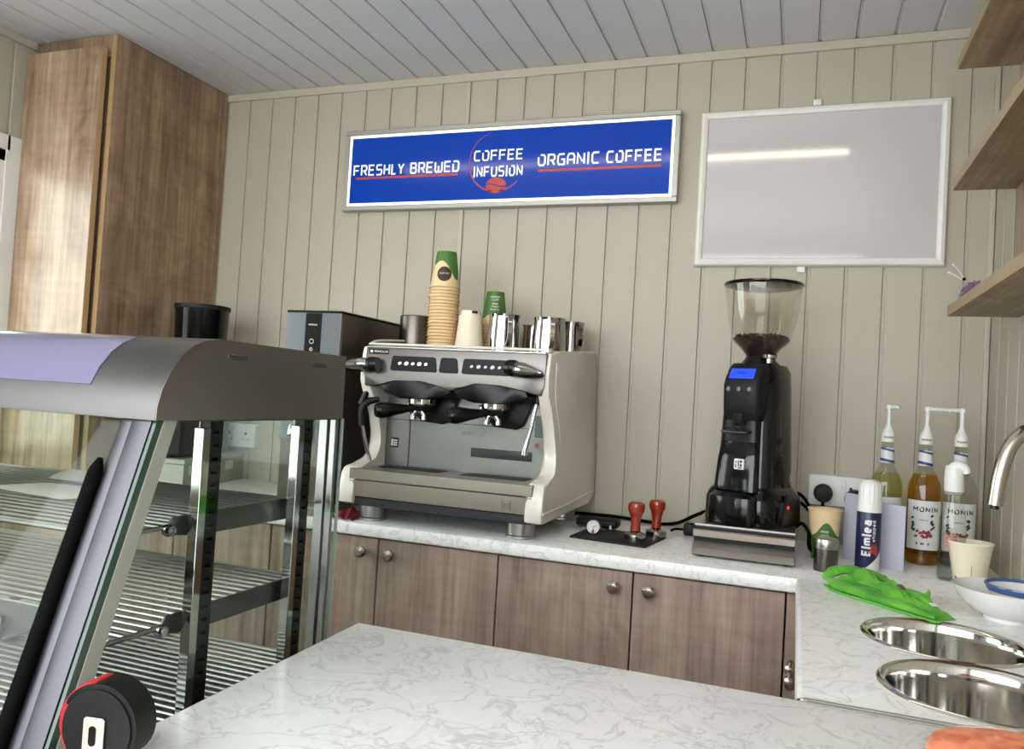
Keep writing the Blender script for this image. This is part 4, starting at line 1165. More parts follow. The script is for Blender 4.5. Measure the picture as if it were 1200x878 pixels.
part('dial_face', MB().lathe([(0, .0030), (.0172, .0030)], n=32, M=Md), LABELW, t, recalc=False)
m = MB()
for i in range(12):
    a = 2 * PI * i / 12
    c_, s_ = math.cos(a), math.sin(a)
    q = [Vector((c_ * r_ - s_ * w_, s_ * r_ + c_ * w_, .0034)) for r_, w_ in ((.011, -.0005), (.016, -.0005), (.016, .0005), (.011, .0005))]
    m.quad([Md @ v for v in q])
m.quad([Md @ Vector(v) for v in ((-.001, -.002, .0036), (.012, .0045, .0036), (.012, .0055, .0036), (-.001, .001, .0036))])
part('dial_marks', m, INKG, t, recalc=False)
m = MB(); m.quad([Md @ Vector(v) for v in ((0, -.003, .0037), (-.005, -.0165, .0037), (.005, -.0165, .0037), (.001, -.003, .0037))])
part('red_sector', m, plain('crimson_print', (150, 20, 50), .4), t, recalc=False)
part('probe', MB().tube([(-.975, -.331, ZT + .0245), (-.965, -.29, ZT + .012), (-.958, -.262, ZT + .0085)], .0018, 8), CHROME, t)
t = thing('black_pouch', 'black folded pouch lying between machine and mat by the wall', 'pouch', (-.99, -.21, ZT))
part('body', MB().box(-1.055, -.935, -.225, -.165, ZT + .006, ZT + .030, .008, 3), BLACKM, t)
part('tag', MB().box(-.955, -.950, -.2275, -.2250, ZT + .006, ZT + .016), LABELW, t)

# ------------------------------------------------------------------ cables
t = solo('power_cable', MB().tube([(-1.25, -.05, ZT + .006), (-1.12, -.018, ZT + .010), (-1.00, -.012, ZT + .012), (-.90, -.012, ZT + .008), (-.84, -.02, ZT + .006), (-.79, -.035, ZT + .018), (-.745, -.06, ZT + .045), (-.70, -.08, ZT + .068), (-.66, -.10, ZT + .075)], .0052, 8, 6), RUBBER,
         'black power cable running along the foot of the back wall', 'cable', (-1, -.02, ZT))
t = thing('cable_plug', 'small black plug left of the knock-out drawer', 'plug', (-.745, -.135, ZT))
part('plug_body', MB().box(-.762, -.728, -.150, -.118, ZT, ZT + .034, .007, 2), BLACKM, t)
part('flex', MB().tube([(-.760, -.134, ZT + .014), (-.785, -.125, ZT + .012), (-.80, -.12, ZT + .005)], .0035, 8, 4), RUBBER, t)
for i, pts in enumerate((
    [(-.50, -.25, 1.06), (-.455, -.235, 1.05), (-.425, -.22, 1.0), (-.415, -.215, .95), (-.43, -.20, .91)],
    [(-.50, -.22, 1.03), (-.46, -.20, 1.03), (-.42, -.16, .99), (-.385, -.13, .95), (-.36, -.12, .906)],
    [(-.47, -.28, .97), (-.452, -.285, .985), (-.435, -.29, .965), (-.432, -.285, .93), (-.41, -.27, .906), (-.37, -.25, .905)])):
    solo('appliance_cable', MB().tube(pts, .0046, 8, 8), RUBBER, ('black cable looping down from the grinder, nearest to it', 'black cable arching from the grinder towards the green cup', 'lowest black cable curling beside the knock-out drawer')[i], 'cable', pts[-1], group='black cables right of the grinder')

# ------------------------------------------------------------------ knock-out drawer
t = thing('knock_drawer', 'stainless knock-out drawer box under the coffee grinder', 'drawer', (-.58, -.30, ZT))
DX0, DX1, DY0, DY1 = -.700, -.4655, -.452, -.12
part('box_body', MB().box(DX0 + .001, DX1 - .001, DY0 + .012, DY1, ZT + .004, ZT + .072, .001), BLACKM, t)
part('top_plate', MB().box(DX0, DX1, DY0 + .03, DY1, ZT + .072, ZT + .078, .001), STEEL, t)
part('upper_front', MB().box(DX0, DX1, DY0, DY0 + .003, ZT + .050, ZT + .066, .001).box(DX0, DX1, DY0, DY0 + .006, ZT + .066, ZT + .068, .0006), TRAYM, t)
df = part('drawer_front', MB().box(DX0, DX1, DY0 - .002, DY0 + .002, ZT + .006, ZT + .026, .001), STEELD, t)
part('drawer_lip', MB().prism([(DY0 - .002, ZT + .026), (DY0 + .012, ZT + .038), (DY0 + .013, ZT + .036), (DY0, ZT + .024)], DX0, DX1, axis='x'), STEEL, df)
for x in (DX0 + .02, DX1 - .02):
    for y in (DY0 + .03, DY1 - .02): part('foot', MB().cyl((x, y, ZT), .008, .005, 12), RUBBER, t)

# ------------------------------------------------------------------ coffee grinder
gz = ZT + .078
t = thing('coffee_grinder', 'tall black coffee grinder with clear bean hopper and blue display', 'grinder', (-.572, -.285, gz), math.radians(-24))
def sup(hw, hd_, z, cy=0.0, cx=0.0, e=.55, n=36):
    return [(cx + hw * (abs(math.cos(a)) ** e) * (1 if math.cos(a) >= 0 else -1), cy + hd_ * (abs(math.sin(a)) ** e) * (1 if math.sin(a) >= 0 else -1), z) for a in [2 * PI * i / n for i in range(n)]]
part('base_block', MB().loft([sup(.098, .108, 0), sup(.100, .110, .006), sup(.100, .110, .060), sup(.094, .104, .078), sup(.080, .092, .094)]), BLACKG, t, world=False)
part('front_bulge', MB().loft([sup(.062, .030, .004, -.106, e=.8), sup(.064, .032, .030, -.106, e=.8), sup(.062, .031, .068, -.104, e=.8), sup(.050, .022, .080, -.098, e=.8)]), BLACKG, t, world=False)
part('body', MB().loft([sup(.080, .086, .085), sup(.078, .083, .16), sup(.074, .079, .25), sup(.070, .076, .34), sup(.067, .073, .385), sup(.058, .064, .402), sup(.04, .045, .406)]), BLACKG, t, world=False)
part('front_column', MB().loft([sup(.052, .020, .10, -.080, e=.6), sup(.050, .020, .20, -.078, e=.6), sup(.049, .022, .26, -.078, e=.6)]), BLACK, t, world=False)
hd = part('display_head', MB().loft([sup(.044, .024, .258, -.080, .008, e=.5), sup(.050, .034, .280, -.082, .008, e=.5), sup(.051, .038, .345, -.082, .008, e=.5), sup(.050, .034, .366, -.078, .008, e=.5), sup(.047, .024, .392, -.068, .008, e=.5), sup(.043, .018, .398, -.064, .008, e=.5)]), BLACKM, t, world=False)
Ms = Matrix.Translation((.012, -.1075, .374)) @ Matrix.Rotation(math.radians(-30), 4, 'X')
part('blue_display', MB().box(-.036, .030, -.0015, .0015, -.0145, .0145, .001, M=Ms), plain('blue_backlit_display', (30, 60, 200), .2, emit=((30, 70, 230), .9)), hd, world=False)
m = MB(); lettering(m, 'COFFEE', .036, .007, lambda u, v: tuple(Ms @ Vector((-.026 + u, -.0018, -.003 + v))), .18, .3)
part('display_text', m, plain('display_digits', (12, 20, 90), .4), hd, world=False, recalc=False)
m = MB()
for k in (-.028, 0, .028): m.lathe([(0, 0), (.006, 0), (.005, .002), (0, .002)], n=14, M=Matrix.Translation((k + .008, -.1205, .335)) @ Matrix.Rotation(PI / 2, 4, 'X'))
part('button', m, INKG, hd, world=False)
m = MB().tube([(.005, -.10, .268), (.005, -.104, .256), (.005, -.106, .246)], [.024, .018, .013], 20)
part('dosing_chute', m, BLACK, t, world=False)
m = MB().tube([(-.034, -.08, .232), (-.034, -.118, .228), (.034, -.118, .228), (.034, -.08, .232)], .0032, 8)
m.tube([(-.018, -.115, .233), (-.018, -.119, .238)], .004, 8).tube([(.0, -.115, .233), (.0, -.119, .238)], .004, 8).tube([(.018, -.115, .233), (.018, -.119, .238)], .004, 8)
part('filter_rest', m, STEELD, t, world=False)
part('chin_guard', MB().loft([sup(.058, .017, .084, -.096, e=.7), sup(.057, .019, .10, -.094, e=.7), sup(.054, .016, .160, -.090, e=.7), sup(.048, .012, .205, -.086, e=.7), sup(.040, .006, .215, -.084, e=.7)]), BLACKG, t, world=False)
lg = part('logo_plate', MB().prism(rrect(.014, .150, .026, .026, .003), -.1125, -.1055, axis='y'), LABELW, t, world=False)
m = MB()
for (x0, x1, z0, z1) in ((-.006, -.003, .115, .125), (-.006, -.002, .128, .132), (.001, .012, .114, .117), (.001, .004, .119, .134), (.006, .012, .119, .125), (.006, .012, .128, .134)):
    x0, x1, z0, z1 = x0 + .0105, x1 + .0105, z0 + .0255, z1 + .0255
    m.quad([(x0, -.1129, z0), (x1, -.1129, z0), (x1, -.1129, z1), (x0, -.1129, z1)])
part('logo_symbol', m, INK, lg, world=False)
part('side_cover', MB().loft([[(.0995, -.05, .004), (.0995, .06, .004), (.0995, .05, .075), (.0995, -.03, .085)], [(.103, -.045, .008), (.103, .055, .008), (.103, .045, .070), (.103, -.028, .080)]]), BLACK, t, world=False)
part('red_switch_lamp', MB().lathe([(0, 0), (.0045, 0), (.004, .002), (0, .0025)], n=14, M=Matrix.Translation((.103, -.02, .050)) @ Matrix.Rotation(PI / 2, 4, 'Y')), REDLED, t, world=False)
part('grind_knob', MB().lathe([(0, 0), (.012, 0), (.013, .003), (.008, .006), (.008, .016), (.018, .018), (.019, .026), (.014, .030), (0, .031)], (.040, -.030, .400), 24), CHROME, t, world=False)
hp = part('collar', MB().lathe([(0, 0), (.046, 0), (.048, .006), (.040, .014), (.036, .022), (0, .022)], (0, 0, .400), 32), BLACK, t, world=False)
part('bean_hopper', MB().lathe([(.036, .420), (.050, .440), (.073, .462), (.076, .475), (.086, .520), (.098, .604), (.0965, .604), (.0845, .520), (.0745, .476), (.071, .463), (.049, .442), (.035, .421)], n=48), HOPPER, t, world=False, label='clear plastic hopper')
part('hopper_lid', MB().lathe([(0, .607), (.022, .607), (.024, .613), (.020, .618), (0, .618)], n=32).lathe([(0, .594), (.06, .598), (.097, .605), (.1005, .609), (.099, .613), (.06, .607), (0, .604)], n=48), BLACKG, t, world=False)
part('hopper_divider', MB().box(-.05, .045, -.001, .001, .475, .575), HOPPER, t, world=False)
mbn, nt, p = new_mat('roasted_beans'); p.inputs['Base Color'].default_value = lin((38, 24, 17)); p.inputs['Roughness'].default_value = .35
m = MB()
m.lathe([(0, .424), (.033, .424), (.048, .444), (.069, .464), (.071, .470), (0, .472)], n=32)
proto_b = [(0, -1), (.6, -.75), (.95, -.3), (1, .1), (.85, .6), (.4, .92), (0, 1)]
rnd = random.Random(3)
for i in range(150):
    r_ = .066 * math.sqrt(rnd.random()); a = rnd.random() * 2 * PI
    Mx = Matrix.Translation((r_ * math.cos(a), r_ * math.sin(a), .472 + .006 * rnd.random() + .004 * (1 - r_ / .066))) @ Matrix.Rotation(rnd.random() * PI, 4, 'Z') @ Matrix.Rotation(PI / 2 + rnd.uniform(-.5, .5), 4, 'X') @ Matrix.Diagonal((.0036, .0030, .0052, 1))
    m.lathe(proto_b, n=7, M=Mx)
part('coffee_beans', m, mbn, t, world=False, kind='stuff', label='dark roasted beans')

# ------------------------------------------------------------------ bottles
def syrup(x, y, label, liq, level, nozzle, caps=True, labelkind='brand', ht=1.0):
    t = thing('syrup_bottle', label, 'bottle', (x, y, ZT), 0, 'flavoured syrup bottles with pumps')
    R_ = .0395
    prof = [(0, .001), (.034, .001), (.0385, .005), (R_, .012), (R_, .182), (.0388, .194), (.0360, .206), (.0310, .218), (.0240, .230), (.0185, .240), (.0158, .250), (.0145, .264), (.0142, .300), (.0155, .302), (.0155, .308)]
    part('bottle_glass', MB().lathe(prof, n=40), BOTTLE, t, world=False)
    liqp = [(0, .004)] + [(max(r - .0022, 0), z) for r, z in prof[2:] if z < level]
    lr = [r for r, z in prof if z < level][-1]
    liqp.append((lr - .0028, level)); liqp.append((0, level))
    part('syrup', MB().lathe(liqp, n=36), liq, t, world=False)
    a = CAMA(x, y)
    m = MB(); patch(m, (0, 0), R_ + .0004, a - 1.05, a + 1.25, .040, .162, 18)
    lb = part('label', m, LABELW, t, world=False)
    m = MB()
    R2 = R_ + .0008
    cyl = lambda u0, z0: (lambda u, v: (R2 * math.cos(a + (u0 + u) / R2), R2 * math.sin(a + (u0 + u) / R2), z0 + v))
    lettering(m, 'MONIN', .060, .0125, cyl(-.024, .134), .2, .28, 1)
    lettering(m, 'ROASTED', .020, .0035, cyl(-.008, .112), .2, .3, 1)
    part('label_lettering', m, INK, t, world=False, recalc=False)
    m = MB(); rr = random.Random(int(-x * 1000))
    for k in range(14):
        s = -1 if k % 2 else 1
        u = s * rr.uniform(.020, .027); z = .085 + .042 * rr.random(); f_ = cyl(u, z); q = .0045
        m.quad([f_(-q * .4, -q), f_(q, 0), f_(q * .4, q), f_(-q, 0)])
    part('leaf_print', m, LEAFP, t, world=False, recalc=False, kind='stuff')
    m = MB()
    for k in range(16):
        u = rr.uniform(-.022, .022); z = .072 + .014 * rr.random(); f_ = cyl(u, z); q = .0055
        m.quad([f_(-q, -q * .4), f_(0, -q * .8), f_(q, 0), f_(0, q * .8)])
    part('fruit_print', m, REDP, t, world=False, recalc=False, kind='stuff')
    m = MB(); f_ = cyl(-.014, .052); m.quad([f_(0, 0), f_(.014, 0), f_(.014, .006), f_(0, .006)]); m.quad([f_(.015, 0), f_(.030, 0), f_(.030, .006), f_(.015, .006)])
    part('label_band', m, INK, t, world=False, recalc=False)
    # neck sleeve
    part('neck_sleeve', MB().lathe([(.0172, .248), (.0162, .262), (.0158, .286), (.0150, .286)], n=28), LABELW, t, world=False)
    m = MB()
    for z0, z1, r_ in ((.250, .257, .0175), (.279, .284, .0162)):
        m.grid(lambda u, v, z0=z0, z1=z1, r_=r_: (r_ * math.cos(2 * PI * u), r_ * math.sin(2 * PI * u), z0 + (z1 - z0) * v + .003 * math.sin(2 * PI * u + a)), 24, 1)
    part('blue_band', m, BLUEP, t, world=False)
    pm = part('pump_collar', MB().lathe([(0, .302), (.0165, .302), (.0168, .306), (.0165, .322), (.0135, .331), (.0085, .340), (.0058, .350), (0, .351)], n=28), WHITE, t, world=False)
    m = MB(); R3 = .0171
    lettering(m, 'MONIN', .024, .0055, lambda u, v: (R3 * math.cos(a + (u - .010) / R3), R3 * math.sin(a + (u - .010) / R3), .311 + v), .22, .3, 1)
    part('collar_lettering', m, INK, pm, world=False, recalc=False)
    nx, ny = nozzle
    m = MB().tube([(0, 0, .338), (0, 0, .388)], .0052, 14)
    m.tube([(-nx * .10, -ny * .10, .3925), (nx * .35, ny * .35, .3925), (nx, ny, .3925), (nx * 1.02, ny * 1.02, .387)], [.0056, .0052, .0040, .0036], 12)
    m.lathe([(0, .386), (.0075, .387), (.0085, .392), (.007, .398), (0, .399)], n=16)
    part('pump_head', m, WHITE, pm, world=False)
syrup(-.250, -.148, 'syrup bottle with pale yellow syrup behind the cream can', SYRUPA, .222, (.020, -.02), ht=1)
syrup(-.163, -.163, 'syrup bottle full of amber syrup with white pump, its label readable', SYRUPB, .226, (.050, .004))
syrup(-.082, -.150, 'clear syrup bottle with a little dark syrup behind the spray bottle', SYRUPC, .030, (-.050, .004))

# spray bottle
t = thing('spray_bottle', 'clear bottle with a white flip-top cap in front of the syrup bottles', 'bottle', (-.128, -.352, ZT))
part('bottle_glass', MB().lathe([(0, .001), (.026, .001), (.029, .006), (.029, .120), (.028, .140), (.022, .165), (.019, .180), (.018, .205), (0, .205)], n=36), BOTTLE, t, world=False)
part('water', MB().lathe([(0, .004), (.026, .004), (.027, .010), (.027, .045), (0, .045)], n=32), clear('water', (235, 240, 240), .3), t, world=False)
part('cap', MB().lathe([(0, .203), (.0205, .203), (.021, .207), (.021, .226), (.0205, .246), (.019, .262), (.0, .267)], n=32), WHITE, t, world=False)
part('nozzle', MB().tube([(-.006, -.004, .250), (.004, -.008, .262), (.018, -.018, .258), (.022, -.022, .246)], [.014, .013, .010, .008], 14, 4), WHITE, t, world=False)
part('neck_ring', MB().lathe([(.0195, .196), (.021, .199), (.0195, .202)], n=28), plain('clear_ring', (150, 150, 145), .2), t, world=False)
m = MB(); a_ = CAMA(-.128, -.352)
for k in range(9):
    u = rnd.uniform(-.5, .5); z = .07 + .06 * rnd.random(); q = .006
    f_ = lambda du, dz: (.0294 * math.cos(a_ + u + du / .029), .0294 * math.sin(a_ + u + du / .029), z + dz)
    m.quad([f_(-q, 0), f_(0, -q * .7), f_(q, 0), f_(0, q * .7)])
part('faded_print', m, plain('pale_red_print', (188, 120, 112), .5), t, world=False, recalc=False)

# whipped cream can
t = thing('cream_can', 'navy whipped cream can with a white ribbed cap', 'can', (-.303, -.345, ZT))
part('can_body', MB().lathe([(0, 0), (.0265, 0), (.0275, .003), (.0275, .135), (.026, .140), (.0, .141)], n=36), NAVY, t, world=False)
a_ = CAMA(-.303, -.345)
m = MB()
n = 28
def capr(th, z):
    fl = .0012 * abs(math.cos(8 * th))
    zz = (z - .138) / .077
    base = .0272 if zz < .25 else .0272 - .003 * (zz - .25) / .75
    if zz > .82: base *= math.sqrt(max(0, 1 - ((zz - .82) / .18) ** 2)) * .8 + .2
    return base - (fl if zz > .25 else 0)
rings = []
for z in (.138, .146, .157, .160, .175, .19, .200, .206, .211, .2148):
    rings.append([(capr(2 * PI * i / 64, z) * math.cos(2 * PI * i / 64), capr(2 * PI * i / 64, z) * math.sin(2 * PI * i / 64), z) for i in range(64)])
part('ribbed_cap', m.loft(rings), WHITE, t, world=False)
R2 = .0281
m = MB()
# lettering reads upwards
lettering(m, 'Elmlea', .085, .021, lambda u, v: (R2 * math.cos(a_ - .12 + (-v + .010) / R2), R2 * math.sin(a_ - .12 + (-v + .010) / R2), .036 + u), .22, .22, 1)
lettering(m, 'whipped', .050, .008, lambda u, v: (R2 * math.cos(a_ + .42 + (-v + .004) / R2), R2 * math.sin(a_ + .42 + (-v + .004) / R2), .070 + u), .2, .3, 1)
part('can_lettering', m, LABELW, t, world=False, recalc=False)
m = MB()
R3 = .0279
m.grid(lambda u, v: (R3 * math.cos(a_ - .35 + 1.6 * u), R3 * math.sin(a_ - .35 + 1.6 * u), .001 + v * (.004 + .045 * u ** 1.3)), 14, 2)
part('cream_print', m, LABELW, t, world=False, recalc=False)
m = MB()
for (du, z, q) in ((.50, .056, .009), (.30, .048, .006), (.70, .045, .007)):
    R4 = .02815
    m.grid(lambda u, v, du=du, z=z, q=q: (R4 * math.cos(a_ + du + q * v * math.cos(2 * PI * u) / R4), R4 * math.sin(a_ + du + q * v * math.cos(2 * PI * u) / R4), z + q * v * math.sin(2 * PI * u)), 12, 1)
part('berry_print', m, REDP, t, world=False, recalc=False)

# lilac cards (a folded card standing behind the can)
LILC = plain('lilac_card', (182, 184, 200), .6, noise=.02)
m = MB()
def card(pts, z0, z1l, z1r):
    (xa, ya), (xb, yb_) = pts
    nx, ny = -(yb_ - ya), (xb - xa); l_ = math.hypot(nx, ny); nx, ny = nx / l_ * .0008, ny / l_ * .0008
    m.loft([[(xa, ya, z0), (xb, yb_, z0), (xb, yb_, z1r), (xa, ya, z1l)], [(xa + nx, ya + ny, z0), (xb + nx, yb_ + ny, z0), (xb + nx, yb_ + ny, z1r), (xa + nx, ya + ny, z1l)]])
card(((-.351, -.225), (-.300, -.285)), ZT, ZT + .168, ZT + .168)
card(((-.300, -.285), (-.222, -.322)), ZT, ZT + .158, ZT + .155)
solo('folded_card', m, LILC, 'lilac folded card standing behind the whipped cream can', 'card', (-.29, -.27, ZT))

# shaker, green cup, white cup
t = thing('cocoa_shaker', 'small brushed steel shaker by the knock-out drawer', 'shaker', (-.398, -.425, ZT))
part('shaker_body', MB().lathe([(0, 0), (.0255, 0), (.0265, .002), (.0265, .056), (0, .056)], n=32), STEELD, t, world=False)
part('lid', MB().lathe([(.0272, .052), (.0278, .054), (.0278, .070), (.0265, .074), (.020, .0765), (0, .077)], n=32), STEEL, t, world=False)
def upright_cup(name, label, loc, rb, rt, h, mats, group=None):
    t = thing(name, label, 'cup', loc, 0, group)
    part('cup_wall', MB().lathe([(0, .005), (rb, .005), (rb, 0), (rb + .0006, 0), (rt, h), (rt - .0012, h), (rb - .001, .006), (0, .006)], n=40), mats[0], t, world=False)
    part('rolled_rim', MB().lathe([(rt - .0012, h - .001), (rt + .0012, h - .003), (rt + .0022, h - .001), (rt + .0012, h + .0014), (rt - .0008, h + .0012)], n=40), mats[1], t, world=False)
    return t
t = upright_cup('paper_cup', 'green and cream paper cup holding a black spoon behind the steel shaker', (-.398, -.27, ZT), .028, .0400, .126, (KRAFT, KRAFT))
a_ = CAMA(-.398, -.27)
m = MB()
def rg(z): return .0286 + (.040 - .0286) * z / .126 + .0006
for i in range(24):
    q = []
    for k in (i, i + 1):
        ph = a_ - 1.3 + 2.6 * k / 24; uu = k / 24
        q.append((ph, .060 + .035 * math.exp(-((uu - .55) / .22) ** 2)))
    (p0, z0), (p1, z1) = q
    m.quad([(rg(0.002) * math.cos(p0), rg(.002) * math.sin(p0), .002), (rg(.002) * math.cos(p1), rg(.002) * math.sin(p1), .002), (rg(z1) * math.cos(p1), rg(z1) * math.sin(p1), z1), (rg(z0) * math.cos(p0), rg(z0) * math.sin(p0), z0)])
part('green_print', m, GREENP, t, world=False, recalc=False)
m = MB()
for z, tx, wd in ((.070, 'MADE', .018), (.061, 'FROM', .018), (.052, 'PLANTS', .024)):
    R3 = rg(z) + .0006
    lettering(m, tx, wd, .0055, lambda u, v: (R3 * math.cos(a_ + .05 + (u - wd / 2) / R3), R3 * math.sin(a_ + .05 + (u - wd / 2) / R3), z + v), .2, .3, 1)
part('cup_lettering', m, LABELW, t, world=False, recalc=False)

t = upright_cup('paper_cup', 'empty white paper cup in front of the clear bottle', (-.094, -.372, ZT), .031, .0455, .094, (IVORY, PAPERW))
a_ = CAMA(-.094, -.372)
rw = lambda z: .0316 + (.0455 - .0316) * z / .094 + .0005
m = MB(); m.quad([(rw(z) * math.cos(a_ + q), rw(z) * math.sin(a_ + q), z) for q, z in ((.10, .022), (.13, .022), (.13, .046), (.10, .046))])
part('seam_print', m, INKG, t, world=False, recalc=False)
m = MB(); m.grid(lambda u, v: (rw(.003 + .016 * v) * math.cos(a_ - .95 + .6 * u), rw(.003 + .016 * v) * math.sin(a_ - .95 + .6 * u), .003 + .016 * v * (1 - .6 * u)), 6, 2)
part('red_print', m, plain('plum_print', (120, 50, 66), .5), t, world=False, recalc=False)

# ------------------------------------------------------------------ bowls and glass
bx, by = -.092, -.705
CERAM = plain('white_ceramic', (222, 222, 216), .12, noise=.01, coat=.4)
t = thing('ceramic_bowl', 'plain white ceramic bowl at the right edge behind the sinks', 'bowl', (bx, by, ZT))
part('bowl_body', MB().lathe([(0, .004), (.034, .004), (.035, 0), (.038, 0), (.039, .007), (.060, .016), (.080, .034), (.090, .052), (.0925, .058), (.0905, .0585), (.087, .052), (.077, .036), (.058, .020), (.03, .011), (0, .010)], n=56), CERAM, t, world=False)
t = thing('patterned_bowl', 'blue and white patterned bowl nested in the white bowl', 'bowl', (bx + .028, by - .005, ZT + .012))
BLUEW = plain('blue_glaze', (62, 90, 140), .15, noise=.1, coat=.3)
part('bowl_body', MB().lathe([(0, .004), (.024, .004), (.030, .006), (.050, .022), (.062, .044), (.066, .054), (.064, .0545), (.060, .045), (.048, .025), (.028, .010), (0, .009)], n=48), CERAM, t, world=False)
m = MB(); m.lathe([(.0628, .0430), (.0672, .0535), (.0668, .0552), (.0645, .0556), (.0628, .0530), (.0605, .0440)], n=48)
part('blue_rim_band', m, BLUEW, t, world=False)
m = MB()
for i in range(28):
    a0 = 2 * PI * i / 28
    for r0, z0 in ((.0622, .0505),):
        m.quad([(r0 * math.cos(a0), r0 * math.sin(a0), z0), (r0 * math.cos(a0 + .1), r0 * math.sin(a0 + .1), z0), (.0632 * math.cos(a0 + .1), .0632 * math.sin(a0 + .1), z0 + .0026), (.0632 * math.cos(a0), .0632 * math.sin(a0), z0 + .0026)])
part('rim_dashes', m, LABELW, t, world=False, recalc=False)
t = thing('glass_tumbler', 'small clear glass tumbler at the right edge beside the bowls', 'glass', (-.034, -.815, ZT))
part('tumbler_wall', MB().lathe([(0, .001), (.028, .001), (.030, .004), (.034, .070), (.0322, .070), (.0285, .008), (0, .007)], n=36), BOTTLE, t, world=False)

# ------------------------------------------------------------------ green cloth
mg, nt, p = new_mat('green_microfibre')
N, L = nt.nodes, nt.links
tc = N.new('ShaderNodeTexCoord'); no = N.new('ShaderNodeTexNoise'); no.inputs['Scale'].default_value = 420; no.inputs['Detail'].default_value = 3
n2 = N.new('ShaderNodeTexNoise'); n2.inputs['Scale'].default_value = 20
L.new(tc.outputs['Object'], no.inputs[0]); L.new(tc.outputs['Object'], n2.inputs[0])
cr = N.new('ShaderNodeValToRGB'); cr.color_ramp.elements[0].position = .3; cr.color_ramp.elements[0].color = lin((58, 132, 30)); cr.color_ramp.elements[1].position = .7; cr.color_ramp.elements[1].color = lin((104, 180, 52))
L.new(n2.outputs[0], cr.inputs[0]); L.new(cr.outputs[0], p.inputs['Base Color']); p.inputs['Roughness'].default_value = .95
p.inputs['Sheen Weight'].default_value = .1
bu = N.new('ShaderNodeBump'); bu.inputs['Strength'].default_value = .6; bu.inputs['Distance'].default_value = .002; L.new(no.outputs[0], bu.inputs['Height']); L.new(bu.outputs[0], p.inputs['Normal'])
t = thing('microfibre_cloth', 'crumpled bright green microfibre cloth on the worktop by the shaker', 'cloth', (-.29, -.60, ZT))
P0 = Vector((-.355, -.570)); P1 = Vector((-.206, -.782)); ax_ = (P1 - P0); al_ = ax_.length; ad_ = ax_.normalized(); nn_ = Vector((-ad_.y, ad_.x))
def rid(x):                       # soft ridge with a sharp valley
    return 1 - abs(math.sin(x)) ** .6
def cloth_h(u, v):
    e = max(0, 1 - abs(v) ** 3.2) ** .6
    e *= min(1, u / .10) ** .6 * min(1, (1 - u) / .06) ** .6
    base = .030 * math.exp(-((u - .16) / .20) ** 2) + .022 * math.exp(-((u - .50) / .22) ** 2) + .012
    r = .62 + .38 * (1 - rid(3.4 * v + 1.6 * math.sin(4.2 * u) + 1.1)) 
    r *= .80 + .20 * (1 - rid(9 * u + 2.6 * v))
    r += .10 * math.sin(31 * u + 9 * v) * math.sin(17 * v - 7 * u)
    return max(0, base * e * r)
def cloth_pt(u, v, lift=0.0):
    wd = (.052 * (1 - .45 * u) + .006 * math.sin(11 * u + 1) + .004 * math.sin(23 * u)) * (1.0 if v < 0 else 1 + .18 * math.sin(13 * u))
    c_ = P0 + ax_ * u + nn_ * (v * wd + .006 * math.sin(7 * u))
    return (c_.x, c_.y, ZT + .0012 + cloth_h(u, v) + lift)
m = MB(); m.grid(lambda u, v: cloth_pt(u, v * 2 - 1), 90, 44)
part('cloth_folds', m, mg, t, recalc=False)
# rolled fold along the near side and a turned-over lobe at the left end
def roll(mb, pts, radii, flat=.7):
    P_ = catmull([Vector(p) for p in pts], 8); n_ = 14; rings = []
    for i, p in enumerate(P_):
        tg = (P_[min(i + 1, len(P_) - 1)] - P_[max(i - 1, 0)]).normalized(); sd = tg.cross(Vector((0, 0, 1))).normalized(); up_ = sd.cross(tg)
        r_ = interp(radii, i / (len(P_) - 1)) * (1 + .08 * math.sin(i * .9))
        rings.append([p + sd * (r_ * math.cos(a) * (1 + .10 * math.sin(3 * a + i * .3))) + up_ * (r_ * flat * math.sin(a)) for a in [2 * PI * k / n_ for k in range(n_)]])
    mb.loft(rings)
m = MB()
roll(m, [(-.398, -.600, ZT + .016), (-.375, -.648, ZT + .013), (-.320, -.705, ZT + .011), (-.270, -.758, ZT + .010), (-.224, -.802, ZT + .007)], [.006, .016, .014, .013, .011, .004])
roll(m, [(-.402, -.590, ZT + .014), (-.385, -.566, ZT + .026), (-.350, -.572, ZT + .034), (-.305, -.604, ZT + .034), (-.275, -.655, ZT + .028)], [.008, .015, .014, .013, .010, .003])
roll(m, [(-.345, -.640, ZT + .024), (-.300, -.680, ZT + .024), (-.250, -.735, ZT + .015)], [.003, .009, .010, .003])
roll(m, [(-.262, -.650, ZT + .022), (-.235, -.695, ZT + .020), (-.210, -.748, ZT + .010)], [.004, .012, .010, .003])
part('rolled_fold', m, mg, t, kind='stuff')
m = MB(); roll(m, [(-.226, -.692, ZT + .018), (-.221, -.688, ZT + .028), (-.219, -.685, ZT + .035)], [.009, .004, .0008], 1)
part('cloth_corner', m, mg, t)
m = MB(); m.tube([(-.404, -.612, ZT + .004), (-.385, -.662, ZT + .003), (-.325, -.722, ZT + .003), (-.275, -.772, ZT + .003), (-.226, -.814, ZT + .003), (-.214, -.804, ZT + .006)], .0024, 8, 6)
part('hem', m, plain('green_hem', (84, 168, 56), .9), t)
m = MB().box(-.006, .008, -.004, .004, 0, .001, M=Matrix.Translation((-.222, -.757, ZT + .021)) @ Matrix.Rotation(.6, 4, 'Z') @ Matrix.Rotation(.5, 4, 'X'))
part('care_label', m, LABELW, t)
m = MB(); m.grid(lambda u, v: (-.268 + .010 * v * math.cos(2 * PI * u), -.672 + .010 * v * math.sin(2 * PI * u), ZT + .036 - .008 * v * v), 12, 3)
part('brown_stain', m, plain('coffee_stain', (90, 74, 26), .9, noise=.4), t, recalc=False)

